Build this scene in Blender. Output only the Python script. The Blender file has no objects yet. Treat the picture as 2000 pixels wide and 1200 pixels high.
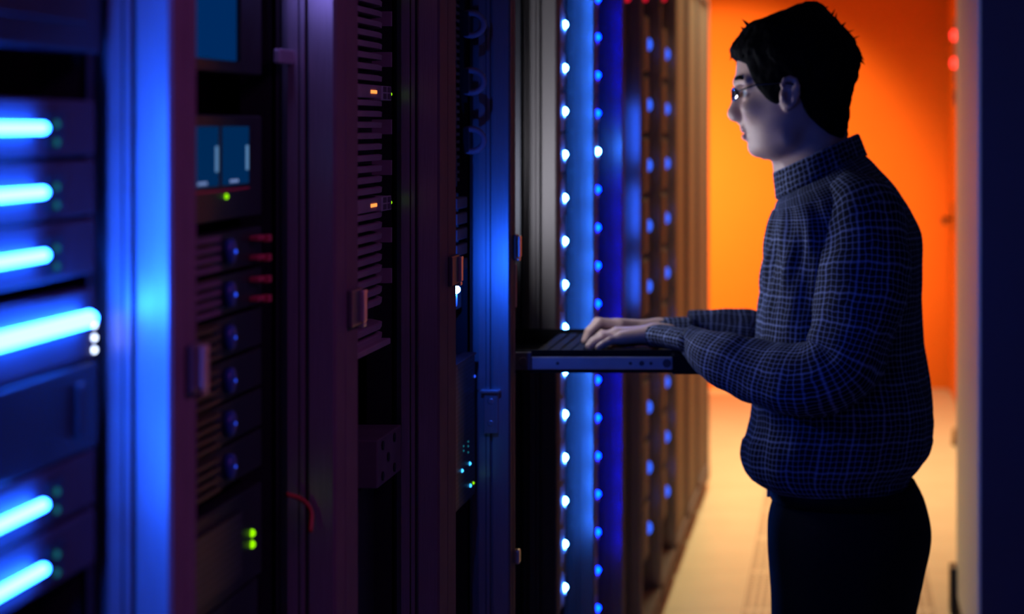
import bpy, bmesh, math, random
import numpy as np
from mathutils import Vector, Matrix, noise as mnoise

random.seed(11)
rng = np.random.RandomState(5)
C = bpy.context.scene.collection
PI = math.pi

# ------------------------------------------------------------------ camera frame
# A level camera with a shifted lens, looking straight down the aisle (+Y).
F, VX, VY, H = 4300.0, 1638.0, 245.0, 1.52


def PX(px, d):
    return (px - VX) * d / F


def PZ(py, d):
    return H + (VY - py) * d / F


def P(px, py, d):
    return Vector((PX(px, d), d, PZ(py, d)))


def dep(px, X=-0.6):
    """depth at which the plane x = X meets picture column px"""
    return F * X / (px - VX)


# ------------------------------------------------------------------ materials
def new_mat(name):
    m = bpy.data.materials.new(name)
    m.use_nodes = True
    nt = m.node_tree
    nt.nodes.clear()
    out = nt.nodes.new('ShaderNodeOutputMaterial')
    return m, nt, out


def pm(name, col, rough=0.5, metal=0.0, var=0.12, scale=18.0, bump=0.0, stretch=None, coat=0.0, spec=0.5):
    m, nt, out = new_mat(name)
    b = nt.nodes.new('ShaderNodeBsdfPrincipled')
    nt.links.new(b.outputs[0], out.inputs[0])
    tc = nt.nodes.new('ShaderNodeTexCoord')
    mp = nt.nodes.new('ShaderNodeMapping')
    nt.links.new(tc.outputs['Object'], mp.inputs[0])
    if stretch:
        mp.inputs['Scale'].default_value = stretch
    nz = nt.nodes.new('ShaderNodeTexNoise')
    nz.inputs['Scale'].default_value = scale
    nz.inputs['Detail'].default_value = 3
    nt.links.new(mp.outputs[0], nz.inputs[0])
    rp = nt.nodes.new('ShaderNodeValToRGB')
    rp.color_ramp.elements[0].position = 0.3
    rp.color_ramp.elements[1].position = 0.7
    rp.color_ramp.elements[0].color = tuple(c * (1 - var) for c in col) + (1,)
    rp.color_ramp.elements[1].color = tuple(min(1, c * (1 + var)) for c in col) + (1,)
    nt.links.new(nz.outputs[0], rp.inputs[0])
    nt.links.new(rp.outputs[0], b.inputs['Base Color'])
    b.inputs['Roughness'].default_value = rough
    b.inputs['Metallic'].default_value = metal
    b.inputs['Specular IOR Level'].default_value = spec
    b.inputs['Coat Weight'].default_value = coat
    if bump:
        bp = nt.nodes.new('ShaderNodeBump')
        bp.inputs['Strength'].default_value = bump
        bp.inputs['Distance'].default_value = 0.002
        nt.links.new(nz.outputs[0], bp.inputs['Height'])
        nt.links.new(bp.outputs[0], b.inputs['Normal'])
    return m


def em(name, col, strength):
    m, nt, out = new_mat(name)
    e = nt.nodes.new('ShaderNodeEmission')
    e.inputs[0].default_value = tuple(col) + (1,)
    e.inputs[1].default_value = strength
    nt.links.new(e.outputs[0], out.inputs[0])
    return m


def math_node(nt, op, a, b=None, c=None):
    n = nt.nodes.new('ShaderNodeMath')
    n.operation = op
    for i, v in enumerate((a, b, c)):
        if v is None:
            continue
        if isinstance(v, (int, float)):
            n.inputs[i].default_value = v
        else:
            nt.links.new(v, n.inputs[i])
    return n.outputs[0]


def plaid_mat():
    m, nt, out = new_mat('plaid_cotton')
    b = nt.nodes.new('ShaderNodeBsdfPrincipled')
    nt.links.new(b.outputs[0], out.inputs[0])
    uv = nt.nodes.new('ShaderNodeUVMap')
    uv.uv_map = 'cloth'
    nz = nt.nodes.new('ShaderNodeTexNoise')
    nz.inputs['Scale'].default_value = 14
    sp = nt.nodes.new('ShaderNodeSeparateXYZ')
    nt.links.new(uv.outputs[0], sp.inputs[0])
    wob = math_node(nt, 'MULTIPLY', math_node(nt, 'SUBTRACT', nz.outputs[0], 0.5), 0.008)
    U = math_node(nt, 'ADD', sp.outputs[0], wob)
    V = math_node(nt, 'ADD', sp.outputs[1], wob)

    def line(x, p, w, soft):
        f = math_node(nt, 'PINGPONG', math_node(nt, 'DIVIDE', x, p), 0.5)   # 0 on the line, .5 between
        r = nt.nodes.new('ShaderNodeMapRange')
        r.interpolation_type = 'SMOOTHSTEP'
        r.inputs['From Min'].default_value = w
        r.inputs['From Max'].default_value = w + soft
        r.inputs['To Min'].default_value = 1
        r.inputs['To Max'].default_value = 0
        nt.links.new(f, r.inputs['Value'])
        return r.outputs[0]
    fine = 0.0098
    lu, lv = line(U, fine, 0.04, 0.15), line(V, fine, 0.04, 0.15)
    bu, bv = line(U, fine * 5, 0.035, 0.03), line(V, fine * 5, 0.035, 0.03)
    s = math_node(nt, 'ADD', math_node(nt, 'MULTIPLY', lu, 0.36), math_node(nt, 'MULTIPLY', lv, 0.36))
    s = math_node(nt, 'ADD', s, math_node(nt, 'MULTIPLY', math_node(nt, 'ADD', bu, bv), 0.20))
    rp = nt.nodes.new('ShaderNodeValToRGB')
    rp.color_ramp.elements[0].color = (0.006, 0.007, 0.016, 1)
    rp.color_ramp.elements[1].color = (0.29, 0.35, 0.58, 1)
    rp.color_ramp.elements[1].position = 1.0
    nt.links.new(s, rp.inputs[0])
    nt.links.new(rp.outputs[0], b.inputs['Base Color'])
    b.inputs['Roughness'].default_value = 0.85
    b.inputs['Specular IOR Level'].default_value = 0.15
    return m


def floor_mat():
    """cream raised-floor tiles, 0.6 m, with a column of perforated ones down the aisle"""
    m, nt, out = new_mat('floor_tile')
    b = nt.nodes.new('ShaderNodeBsdfPrincipled')
    nt.links.new(b.outputs[0], out.inputs[0])
    tc = nt.nodes.new('ShaderNodeTexCoord')
    sp = nt.nodes.new('ShaderNodeSeparateXYZ')
    nt.links.new(tc.outputs['Object'], sp.inputs[0])
    X, Y = sp.outputs[0], sp.outputs[1]

    def seam(x):
        f = math_node(nt, 'PINGPONG', math_node(nt, 'DIVIDE', math_node(nt, 'ADD', x, 0.3), 0.6), 0.5)
        return math_node(nt, 'LESS_THAN', f, 0.004)
    s = math_node(nt, 'MAXIMUM', seam(X), seam(Y))
    # holes, 25 mm grid, on the tiles between x = -.27 and .27
    hx = math_node(nt, 'SUBTRACT', math_node(nt, 'FRACT', math_node(nt, 'DIVIDE', X, 0.025)), 0.5)
    hy = math_node(nt, 'SUBTRACT', math_node(nt, 'FRACT', math_node(nt, 'DIVIDE', Y, 0.045)), 0.5)
    r2 = math_node(nt, 'ADD', math_node(nt, 'MULTIPLY', hx, hx), math_node(nt, 'MULTIPLY', hy, hy))
    hole = math_node(nt, 'LESS_THAN', r2, 0.10)
    inx = math_node(nt, 'LESS_THAN', math_node(nt, 'ABSOLUTE', X), 0.298)
    ty = math_node(nt, 'FRACT', math_node(nt, 'DIVIDE', math_node(nt, 'ADD', Y, 0.3), 0.6))
    iny = math_node(nt, 'MULTIPLY', math_node(nt, 'GREATER_THAN', ty, 0.05), math_node(nt, 'LESS_THAN', ty, 0.95))
    iny2 = math_node(nt, 'LESS_THAN', Y, 9.3)
    hole = math_node(nt, 'MULTIPLY', math_node(nt, 'MULTIPLY', hole, inx), math_node(nt, 'MULTIPLY', iny, iny2))
    nz = nt.nodes.new('ShaderNodeTexNoise')
    nz.inputs['Scale'].default_value = 6
    nt.links.new(tc.outputs['Object'], nz.inputs[0])
    rp = nt.nodes.new('ShaderNodeValToRGB')
    rp.color_ramp.elements[0].color = (0.62, 0.55, 0.44, 1)
    rp.color_ramp.elements[1].color = (0.74, 0.67, 0.55, 1)
    nt.links.new(nz.outputs[0], rp.inputs[0])
    mx = nt.nodes.new('ShaderNodeMixRGB')
    mx.inputs[2].default_value = (0.10, 0.08, 0.06, 1)
    nt.links.new(rp.outputs[0], mx.inputs[1])
    dark = math_node(nt, 'MAXIMUM', math_node(nt, 'MULTIPLY', s, 0.55), math_node(nt, 'MULTIPLY', hole, 0.9))
    nt.links.new(dark, mx.inputs[0])
    nt.links.new(mx.outputs[0], b.inputs['Base Color'])
    b.inputs['Roughness'].default_value = 0.42
    return m


def perforated_mat(name, col, hole_col, pitch, rough=0.5, metal=0.4):
    m, nt, out = new_mat(name)
    b = nt.nodes.new('ShaderNodeBsdfPrincipled')
    nt.links.new(b.outputs[0], out.inputs[0])
    tc = nt.nodes.new('ShaderNodeTexCoord')
    sp = nt.nodes.new('ShaderNodeSeparateXYZ')
    nt.links.new(tc.outputs['Object'], sp.inputs[0])
    row = math_node(nt, 'DIVIDE', sp.outputs[2], pitch)
    odd = math_node(nt, 'MULTIPLY', math_node(nt, 'MODULO', math_node(nt, 'FLOOR', row), 2.0), 0.5)
    hx = math_node(nt, 'SUBTRACT', math_node(nt, 'FRACT', math_node(nt, 'ADD', math_node(nt, 'DIVIDE', sp.outputs[1], pitch), odd)), 0.5)
    hy = math_node(nt, 'SUBTRACT', math_node(nt, 'FRACT', row), 0.5)
    r2 = math_node(nt, 'ADD', math_node(nt, 'MULTIPLY', hx, hx), math_node(nt, 'MULTIPLY', hy, hy))
    hole = math_node(nt, 'LESS_THAN', r2, 0.11)
    mx = nt.nodes.new('ShaderNodeMixRGB')
    mx.inputs[1].default_value = tuple(col) + (1,)
    mx.inputs[2].default_value = tuple(hole_col) + (1,)
    nt.links.new(hole, mx.inputs[0])
    nt.links.new(mx.outputs[0], b.inputs['Base Color'])
    b.inputs['Roughness'].default_value = rough
    b.inputs['Metallic'].default_value = metal
    return m


def lens_mat():
    m, nt, out = new_mat('spectacle_glass')
    t = nt.nodes.new('ShaderNodeBsdfTransparent')
    g = nt.nodes.new('ShaderNodeBsdfGlossy')
    g.inputs['Roughness'].default_value = 0.05
    mix = nt.nodes.new('ShaderNodeMixShader')
    fr = nt.nodes.new('ShaderNodeFresnel')
    fr.inputs[0].default_value = 1.35
    nt.links.new(fr.outputs[0], mix.inputs[0])
    nt.links.new(t.outputs[0], mix.inputs[1])
    nt.links.new(g.outputs[0], mix.inputs[2])
    nt.links.new(mix.outputs[0], out.inputs[0])
    return m


M = {}
M['post_matte'] = pm('matte_rack_frame', (0.16, 0.14, 0.13), 0.55, 0.1, 0.06, 30, stretch=(40, 40, 0.6), spec=0.3)
M['post_gloss'] = pm('polished_rack_aluminium', (0.62, 0.60, 0.64), 0.21, 0.85, 0.06, 30, stretch=(40, 40, 0.6))
M['post'] = pm('brushed_rack_aluminium', (0.60, 0.58, 0.62), 0.36, 0.75, 0.10, 30, stretch=(40, 40, 0.6))
M['frame'] = pm('rack_grey_paint', (0.15, 0.115, 0.13), 0.75, 0.0, 0.08, spec=0.08)
M['dark'] = pm('black_coated_steel', (0.012, 0.012, 0.018), 0.5, 0.0, 0.2)
M['panel'] = pm('rack_side_panel', (0.03, 0.03, 0.04), 0.6, 0.0, 0.15)
M['chassis'] = pm('server_black', (0.012, 0.012, 0.018), 0.42, 0.1, 0.2)
M['blade'] = pm('blade_face_grey', (0.028, 0.03, 0.045), 0.6, 0.0, 0.15)
M['ear'] = pm('server_ear_grey', (0.14, 0.11, 0.13), 0.7, 0.0, 0.12, spec=0.15)
M['louvre'] = pm('louvre_grey_plastic', (0.34, 0.25, 0.28), 0.65, 0.0, 0.1, spec=0.2)
M['grey'] = pm('light_grey_plastic', (0.5, 0.48, 0.47), 0.5, 0.0, 0.1)
M['latch'] = pm('latch_zinc', (0.62, 0.55, 0.50), 0.38, 0.6, 0.08)
M['latch_base'] = pm('latch_plate', (0.10, 0.085, 0.10), 0.5, 0.2, 0.1)
M['redplastic'] = pm('red_plastic_latch', (0.5, 0.05, 0.08), 0.5)
M['rail'] = pm('slide_rail_steel', (0.55, 0.55, 0.58), 0.38, 0.55, 0.1, 20, stretch=(1, 1, 1))
M['tray'] = pm('tray_black', (0.008, 0.008, 0.011), 0.7, 0.0, 0.2, spec=0.12)
M['keycap'] = pm('keycap_charcoal', (0.012, 0.012, 0.014), 0.8, spec=0.1)
M['knob'] = pm('blue_plastic_knob', (0.03, 0.08, 0.30), 0.35, 0.1)
M['floor'] = floor_mat()
M['orange'] = pm('orange_wall_paint', (0.92, 0.20, 0.002), 0.75, 0, 0.03, 2.0)
M['whitewall'] = pm('plain_wall_paint', (0.35, 0.30, 0.27), 0.8, 0, 0.05, 2.0)
M['ceiling'] = pm('ceiling_tile', (0.30, 0.28, 0.27), 0.9, 0, 0.06, 8)
M['door'] = pm('orange_door_paint', (0.92, 0.22, 0.01), 0.5, 0, 0.04, 3)
M['brass'] = pm('bronze_handle', (0.16, 0.10, 0.05), 0.4, 0.7)
M['navy'] = pm('navy_cabinet_paint', (0.035, 0.03, 0.10), 0.6, 0.0, 0.05, 4)
M['beige'] = pm('beige_cabinet_front', (0.93, 0.90, 0.84), 0.5, 0.0, 0.05, 5, stretch=(30, 30, 0.4))
M['brown'] = pm('brown_rubber', (0.22, 0.10, 0.04), 0.7)
M['rackdoor'] = perforated_mat('perforated_rack_door', (0.17, 0.14, 0.13), (0.04, 0.035, 0.035), 0.012, 0.7, 0.0)
M['perf'] = perforated_mat('perforated_server_face', (0.055, 0.06, 0.08), (0.004, 0.004, 0.006), 0.0075, 0.4)
M['skin'] = pm('skin', (0.56, 0.36, 0.28), 0.5, 0.0, 0.06, 60, spec=0.35)
M['lip'] = pm('lip', (0.45, 0.20, 0.18), 0.45, 0.0, 0.05)
M['eyewhite'] = pm('eye_white', (0.45, 0.45, 0.45), 0.3, 0.0, 0.02)
M['iris'] = pm('iris_brown', (0.05, 0.03, 0.02), 0.1, 0.0, 0.05)
M['nail'] = pm('fingernail', (0.65, 0.45, 0.40), 0.3)
M['hair'] = pm('dark_hair', (0.0035, 0.003, 0.0035), 0.8, 0.0, 0.3, 90, 0.3, spec=0.05)
M['plaid'] = plaid_mat()
M['trousers'] = pm('black_trouser_twill', (0.008, 0.008, 0.010), 0.85, 0.0, 0.2, 200, spec=0.15)
M['belt'] = pm('black_leather', (0.006, 0.006, 0.007), 0.7, spec=0.1)
M['button'] = pm('shirt_button', (0.25, 0.26, 0.32), 0.3)
M['wire'] = pm('glasses_wire', (0.03, 0.03, 0.035), 0.3, 0.8)
M['lens'] = lens_mat()
M['cable_red'] = pm('red_cable_sheath', (0.45, 0.05, 0.03), 0.5)
M['ring'] = pm('cable_ring_plastic', (0.34, 0.27, 0.36), 0.5)

M['fill_bar'] = em('lavender_fill_bar', (0.30, 0.24, 1.0), 11)  # added fill emitter for the third rack's post, no real fixture
M['bar'] = em('blue_light_bar', (0.0095, 0.098, 1.0), 80)
M['led'] = em('blue_white_power_light', (0.025, 0.17, 1.0), 430)
M['led_dim'] = em('blue_power_light', (0.0, 0.006, 1.0), 130)
M['led_key'] = em('blue_beacon_light', (0.010, 0.11, 1.0), 2400)
M['led_far'] = em('soft_blue_light', (0.02, 0.11, 0.95), 8)
M['led_cyan'] = em('cyan_status_light', (0.04, 0.42, 1.0), 3.0)
M['led_teal'] = em('teal_status_light', (0.02, 0.30, 0.42), 0.42)
M['led_white'] = em('white_status_light', (0.62, 0.74, 1.0), 6)
M['led_green'] = em('green_status_light', (0.35, 1.0, 0.0), 1.1)
M['led_knob'] = em('blue_knob_light', (0.02, 0.08, 0.95), 1.4)
M['led_red_dim'] = em('dim_red_light', (1.0, 0.01, 0.04), 0.7)
M['led_red'] = em('red_warning_light', (1.0, 0.03, 0.02), 5)
M['disp_orange'] = em('orange_readout', (1.0, 0.28, 0.06), 1.6)
M['window_blue'] = em('blue_emissive_window', (0.0, 0.020, 0.085), 1.0)
M['window_top'] = em('blue_emissive_panel', (0.0, 0.024, 0.12), 0.9)
M['window_edge'] = em('emissive_window_edge', (0.10, 0.24, 0.48), 0.8)
M['window_tag'] = em('emissive_window_caption', (0.16, 0.24, 0.50), 0.9)
M['screen'] = em('monitor_screen', (0.78, 0.83, 1.0), 12.5)


# ------------------------------------------------------------------ mesh builder
class MB:
    def __init__(s, off=(0, 0, 0)):
        s.v, s.f, s.uv, s.off = [], [], {}, Vector(off)

    def _add(s, vs, fs, uvs=None):
        n = len(s.v)
        s.v += [Vector(v) for v in vs]
        for i, f in enumerate(fs):
            if uvs:
                s.uv[len(s.f)] = uvs[i]
            s.f.append(tuple(n + j for j in f))

    def box(s, x0, x1, y0, y1, z0, z1):
        x0, x1 = min(x0, x1), max(x0, x1)
        y0, y1 = min(y0, y1), max(y0, y1)
        z0, z1 = min(z0, z1), max(z0, z1)
        s._add([(x0, y0, z0), (x1, y0, z0), (x1, y1, z0), (x0, y1, z0), (x0, y0, z1), (x1, y0, z1), (x1, y1, z1), (x0, y1, z1)],
               [(0, 3, 2, 1), (4, 5, 6, 7), (0, 1, 5, 4), (1, 2, 6, 5), (2, 3, 7, 6), (3, 0, 4, 7)])
        return s

    def prism(s, poly, z0, z1):
        """vertical extrusion of an (x, y) outline, counter-clockwise"""
        n = len(poly)
        vs = [(x, y, z0) for x, y in poly] + [(x, y, z1) for x, y in poly]
        fs = [(i, (i + 1) % n, n + (i + 1) % n, n + i) for i in range(n)]
        fs += [tuple(range(n - 1, -1, -1)), tuple(range(n, 2 * n))]
        s._add(vs, fs)
        return s

    def rings(s, rings, caps=True, closed=True, uv=None, flip=False):
        """loft through rings of equal length; uv = (list of u per column incl. wrap, list of v per ring)"""
        n = len(rings[0])
        vs = [p for r in rings for p in r]
        fs, uvs = [], []
        m = n if closed else n - 1
        for i in range(len(rings) - 1):
            for j in range(m):
                k = (j + 1) % n
                q = (i * n + j, i * n + k, (i + 1) * n + k, (i + 1) * n + j)
                fs.append(q[::-1] if flip else q)
                if uv:
                    us, vv = uv
                    w = ((us[j], vv[i]), (us[j + 1], vv[i]), (us[j + 1], vv[i + 1]), (us[j], vv[i + 1]))
                    uvs.append(w[::-1] if flip else w)
        if caps and closed:
            a = tuple(range(n - 1, -1, -1))
            b = tuple((len(rings) - 1) * n + j for j in range(n))
            fs += [a[::-1], b[::-1]] if flip else [a, b]
            if uv:
                uvs += [((0.0049, 0.0049),) * n] * 2
        s._add(vs, fs, uvs if uv else None)
        return s

    def tube(s, pts, rad, n=10, caps=True):
        pts = [Vector(p) for p in pts]
        if not isinstance(rad, (list, tuple)):
            rad = [rad] * len(pts)
        fr = frames(pts)
        rings = []
        for p, (t, u, w), r in zip(pts, fr, rad):
            rings.append([p + u * math.cos(2 * PI * j / n) * r + w * math.sin(2 * PI * j / n) * r for j in range(n)])
        return s.rings(rings, caps)

    def disc(s, c, axis, r, h, n=20, dome=0.0):
        """short cylinder from c along axis, optionally domed"""
        a = Vector(axis).normalized()
        pts, rad = [Vector(c), Vector(c) + a * h], [r, r]
        if dome:
            for k in range(1, 5):
                t = k / 4 * PI / 2
                pts.append(Vector(c) + a * (h + dome * math.sin(t)))
                rad.append(max(r * math.cos(t), r * 0.03))
        return s.tube(pts, rad, n)

    def ellipsoid(s, c, rx, ry, rz, n=16):
        rings = []
        for i in range(1, n):
            t = PI * i / n
            rings.append([(c[0] + rx * math.sin(t) * math.cos(2 * PI * j / n), c[1] + ry * math.sin(t) * math.sin(2 * PI * j / n), c[2] - rz * math.cos(t)) for j in range(n)])
        return s.rings(rings)

    def build(s, name, mat, parent=None, smooth=False, bevel=0.0, mats=None):
        me = bpy.data.meshes.new(name)
        me.from_pydata([tuple(v - s.off) for v in s.v], [], s.f)
        for m in (mats or [mat]):
            me.materials.append(m)
        if s.uv:
            ul = me.uv_layers.new(name='cloth')
            for p in me.polygons:
                w = s.uv.get(p.index)
                if w:
                    for li, c in zip(p.loop_indices, w):
                        ul.data[li].uv = c
        if smooth:
            me.polygons.foreach_set('use_smooth', [True] * len(me.polygons))
        me.update()
        o = bpy.data.objects.new(name, me)
        C.objects.link(o)
        if parent:
            o.parent = parent
        elif tuple(s.off) != (0, 0, 0):
            o.location = s.off
        if bevel:
            b = o.modifiers.new('edge', 'BEVEL')
            b.width = bevel
            b.segments = 2
            b.limit_method = 'ANGLE'
            b.angle_limit = 0.7
        return o


def frames(pts, up=Vector((0, 0, 1))):
    out = []
    u = None
    for i, p in enumerate(pts):
        t = (pts[min(i + 1, len(pts) - 1)] - pts[max(i - 1, 0)]).normalized()
        if u is None:
            a = up if abs(t.dot(up)) < 0.95 else Vector((1, 0, 0))
            u = (a - t * a.dot(t)).normalized()
        else:
            u = (u - t * u.dot(t)).normalized()
        out.append((t, u, t.cross(u)))
    return out


def catmull(pts, k=8):
    """smooth a list of equal-length tuples"""
    a = np.array(pts, float)
    a = np.vstack([2 * a[0] - a[1], a, 2 * a[-1] - a[-2]])
    out = []
    for i in range(1, len(a) - 2):
        for j in range(k):
            t = j / k
            p0, p1, p2, p3 = a[i - 1], a[i], a[i + 1], a[i + 2]
            out.append(0.5 * (2 * p1 + (p2 - p0) * t + (2 * p0 - 5 * p1 + 4 * p2 - p3) * t * t + (3 * p1 - 3 * p2 + p3 - p0) * t ** 3))
    out.append(a[-2])
    return out


def tag(o, label=None, cat=None, group=None, kind=None):
    if label:
        o['label'] = label
    if cat:
        o['category'] = cat
    if group:
        o['group'] = group
    if kind:
        o['kind'] = kind
    return o


def empty(name, loc, label=None, cat=None, group=None):
    o = bpy.data.objects.new(name, None)
    o.empty_display_size = 0.05
    C.objects.link(o)
    o.location = loc
    return tag(o, label, cat, group)


def copy_tree(o, parent=None):
    c = o.copy()
    C.objects.link(c)
    if parent:
        c.parent = parent
    for ch in [x for x in bpy.data.objects if x.parent == o]:
        copy_tree(ch, c)
    return c


ORD = ['topmost', 'second', 'third', 'fourth', 'fifth', 'sixth', 'seventh', 'eighth', 'ninth', 'tenth', 'eleventh', 'twelfth',
       'thirteenth', 'fourteenth', 'fifteenth', 'sixteenth', 'seventeenth', 'eighteenth', 'nineteenth']
# ------------------------------------------------------------------ the room
X0 = -0.547                       # front plane of the rack row
BACK = 12.7


def struct(name, mb, mat, bevel=0):
    o = mb.build(name, mat, bevel=bevel)
    o['kind'] = 'structure'
    return o


struct('floor', MB().box(-2.2, 1.6, -1.2, BACK + 0.1, -0.1, 0.0), M['floor'])
struct('ceiling', MB().box(-2.2, 1.6, -1.2, BACK + 0.1, 2.75, 2.85), M['ceiling'])
struct('wall_back', MB().box(-2.2, 1.6, BACK, BACK + 0.1, 0, 2.75), M['orange'])
struct('wall_left', MB().box(-2.3, -2.2, -1.2, BACK, 0, 2.75), M['whitewall'])
struct('wall_front', MB().box(-2.2, 1.6, -1.3, -1.2, 0, 2.75), M['whitewall'])
# the far end narrows to a doorway wall beside the aisle
struct('wall_right', MB().box(0.625, 0.72, 7.2, 11.72, 0, 2.75).box(0.625, 0.72, 12.58, BACK, 0, 2.75).box(0.625, 0.72, 11.72, 12.58, 2.06, 2.75), M['orange'])
struct('wall_right_near', MB().box(1.5, 1.6, -1.2, BACK, 0, 2.75), M['whitewall'])
dr = struct('door_1', MB().box(0.635, 0.68, 11.73, 12.57, 0.01, 2.05), M['door'], 0.003)
h = MB()
h.box(0.629, 0.635, 12.20, 12.26, 0.93, 1.09)
h.tube([(0.635, 12.23, 1.0), (0.585, 12.23, 1.0), (0.578, 12.21, 1.0), (0.578, 12.02, 0.985)], [0.011, 0.011, 0.013, 0.012], 10)
h.build('door_handle', M['brass'], dr, True)

# ------------------------------------------------------------------ rack row
POSTS = [(1.20, 1.22, 1.25), (1.805, 1.84, 1.877), (2.393, 2.44, 2.507), (3.015, 3.08, 3.149), (3.664, 3.695, 3.728), (4.269, 4.30, 4.33),
         (4.92, 4.935, 4.95), (5.573, 5.60, 5.63), (6.09, 6.12, 6.15), (6.76, 6.79, 6.82), (7.397, 7.43, 7.46), (8.0, 8.03, 8.06),
         (8.62, 8.65, 8.68), (9.24, 9.30, 9.36)]
RACK_LABEL = [
    'nearest server rack at the left edge, holding the glowing blue light bars',
    'second server rack in the row, holding blue windows and round knobs',
    'third server rack in the row, filled with grey louvred disk shelves',
    'fourth server rack in the row, with one brilliant blue beacon light inside',
    'server rack that the man works at, with the keyboard tray pulled out',
    'server rack just past the keyboard tray, lined with bright blue-white lights',
    'server rack with the column of small dim blue lights, behind the hands',
    'blurred server rack with a wide blue reflection, two past the bright light column',
    'blurred server rack with the nearer column of large soft blue spots',
    'blurred server rack with the farther column of large soft blue spots',
    'closed brown-lit server rack next to the last column of blue spots',
    'closed brown-lit server rack, last but one before the orange wall',
    'closed brown-lit end rack, last of the row, beside the orange wall',
]
RTOP = 2.05
racks = []


def side_profile(m, e, deep=0.052):
    """outline of a far post: bevelled front edge, then a grooved side towards the camera"""
    x = X0
    return [(x, e - 0.0015), (x - 0.05 - deep, e - 0.0015), (x - 0.05 - deep, min(m + 0.02, e - 0.006)), (x - deep, min(m + 0.02, e - 0.006)), (x - deep, m),
            (x - 0.0405, m), (x - 0.0405, m + 0.005), (x - 0.0385, m + 0.005), (x - 0.0385, m), (x - 0.0335, m), (x - 0.0335, m + min(0.011, (e - m) * 0.6)),
            (x - 0.0285, m + min(0.011, (e - m) * 0.6)), (x - 0.0285, m + 0.001), (x - 0.003, m + 0.001), (x, m + 0.004)]


def latch(parent, off, yb, z, w=0.06, hgt=0.042):
    b = MB(off)
    b.box(X0 - 0.001, X0 + 0.006, yb - w, yb - 0.004, z - hgt / 2, z + hgt / 2)
    o = b.build('latch', M['latch_base'], parent, bevel=0.002)
    o['label'] = 'dark latch plate with bright zinc lever'
    l = MB(off)
    l.box(X0 + 0.004, X0 + 0.010, yb - 0.016, yb + 0.004, z - hgt / 2 + 0.003, z + hgt / 2 - 0.003)
    l.box(X0 - 0.004, X0 + 0.010, yb - 0.001, yb + 0.004, z - hgt / 2 + 0.003, z + hgt / 2 - 0.006)
    l.box(X0 - 0.004, X0 + 0.007, yb - 0.004, yb + 0.012, z - hgt / 2 - 0.004, z - hgt / 2 + 0.002)
    l.build('latch_lever', M['latch'], o, bevel=0.0015)


for k in range(13):
    m0, b, r = POSTS[k]
    m1, e, r1 = POSTS[k + 1]
    off = (X0, b, 0)
    root = empty('server_rack', off, RACK_LABEL[k], 'server rack', 'server racks in the long row on the left')
    racks.append(root)
    closed = k >= 10
    nm = MB(off).prism([(X0 - 0.045, b + 0.0015), (X0 - 0.002, b + 0.0015), (X0, b + 0.004), (X0, r - 0.003), (X0 - 0.003, r), (X0 - 0.045, r)], 0.10, RTOP - 0.02)
    nm.build('post', M['frame'], root)
    fm = MB(off).prism(side_profile(m1, e), 0.10, RTOP - 0.02)
    fo = fm.build('post', None, root, mats=[M['post_gloss' if k >= 5 else 'post_matte' if k == 4 else 'post'], M['frame']])
    for p_ in fo.data.polygons:                       # the aisle face is painted like the rest of the frame
        if p_.normal.x > 0.6:
            p_.material_index = 1
    for yy in (b + 0.0015, e - 0.0055):
        MB(off).box(X0 - 0.10, X0 - 1.0, yy, yy + 0.004, 0.10, RTOP - 0.02).build('side_panel', M['panel'], root)
    MB(off).box(X0 - 0.002, X0 - 1.0, b + 0.001, e - 0.001, RTOP - 0.02, RTOP).build('top_panel', M['frame'], root, bevel=0.003)
    MB(off).box(X0 - 1.0, X0 - 0.99, b + 0.002, e - 0.002, 0.10, RTOP - 0.02).build('back_panel', M['panel'], root)
    MB(off).box(X0 + 0.004, X0 - 1.0, b + 0.03, e - 0.03, 0.035, 0.10).build('plinth', M['frame'], root, bevel=0.004)
    for yy in (b + 0.02, e - 0.02):
        MB(off).disc((X0 - 0.03, yy, 0.0), (0, 0, 1), 0.018, 0.10, 12).build('foot', M['dark'], root, True)
    for yy in ((b + 0.010, e - 0.06) if not closed else ()):
        mr = MB(off)
        mr.box(X0 - 0.062, X0 - 0.066, yy, yy + 0.022, 0.12, RTOP - 0.03)
        mr.box(X0 - 0.062, X0 - 0.10, yy, yy + 0.003, 0.12, RTOP - 0.03)
        mr.build('mounting_rail', M['dark'], root)
    if closed:
        MB(off).box(X0 - 0.012, X0 - 0.03, r + 0.002, m1 - 0.002, 0.105, RTOP - 0.03).build('front_door', M['rackdoor'], root)
    if k >= 8:
        ey = MB(off)
        ring = [(X0 - 0.04 + 0.022 * math.cos(t), e - 0.06, RTOP + 0.026 + 0.022 * math.sin(t)) for t in np.linspace(0, 2 * PI, 17)]
        ey.tube(ring, 0.006, 8)
        ey.build('eyebolt', M['latch'], root, True)
    if k in (1, 2, 3, 4):
        latch(root, off, r, 1.315, {1: 0.034, 2: 0.06, 3: 0.066, 4: 0.03}[k])
    if k in (7, 8, 9):
        wz = H + 249 * (b + 0.045) / F
        MB(off).box(X0 - 0.03, X0, b + 0.032, b + 0.058, wz - 0.014, wz + 0.014).build('lamp_housing', M['frame'], root, bevel=0.002)
        MB(off).disc((X0, b + 0.045, wz), (1, 0, 0), 0.011, 0.006, 14, 0.008).build('warning_light', M['led_red_dim'], root, True)['label'] = 'red warning light near the rack top'

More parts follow.
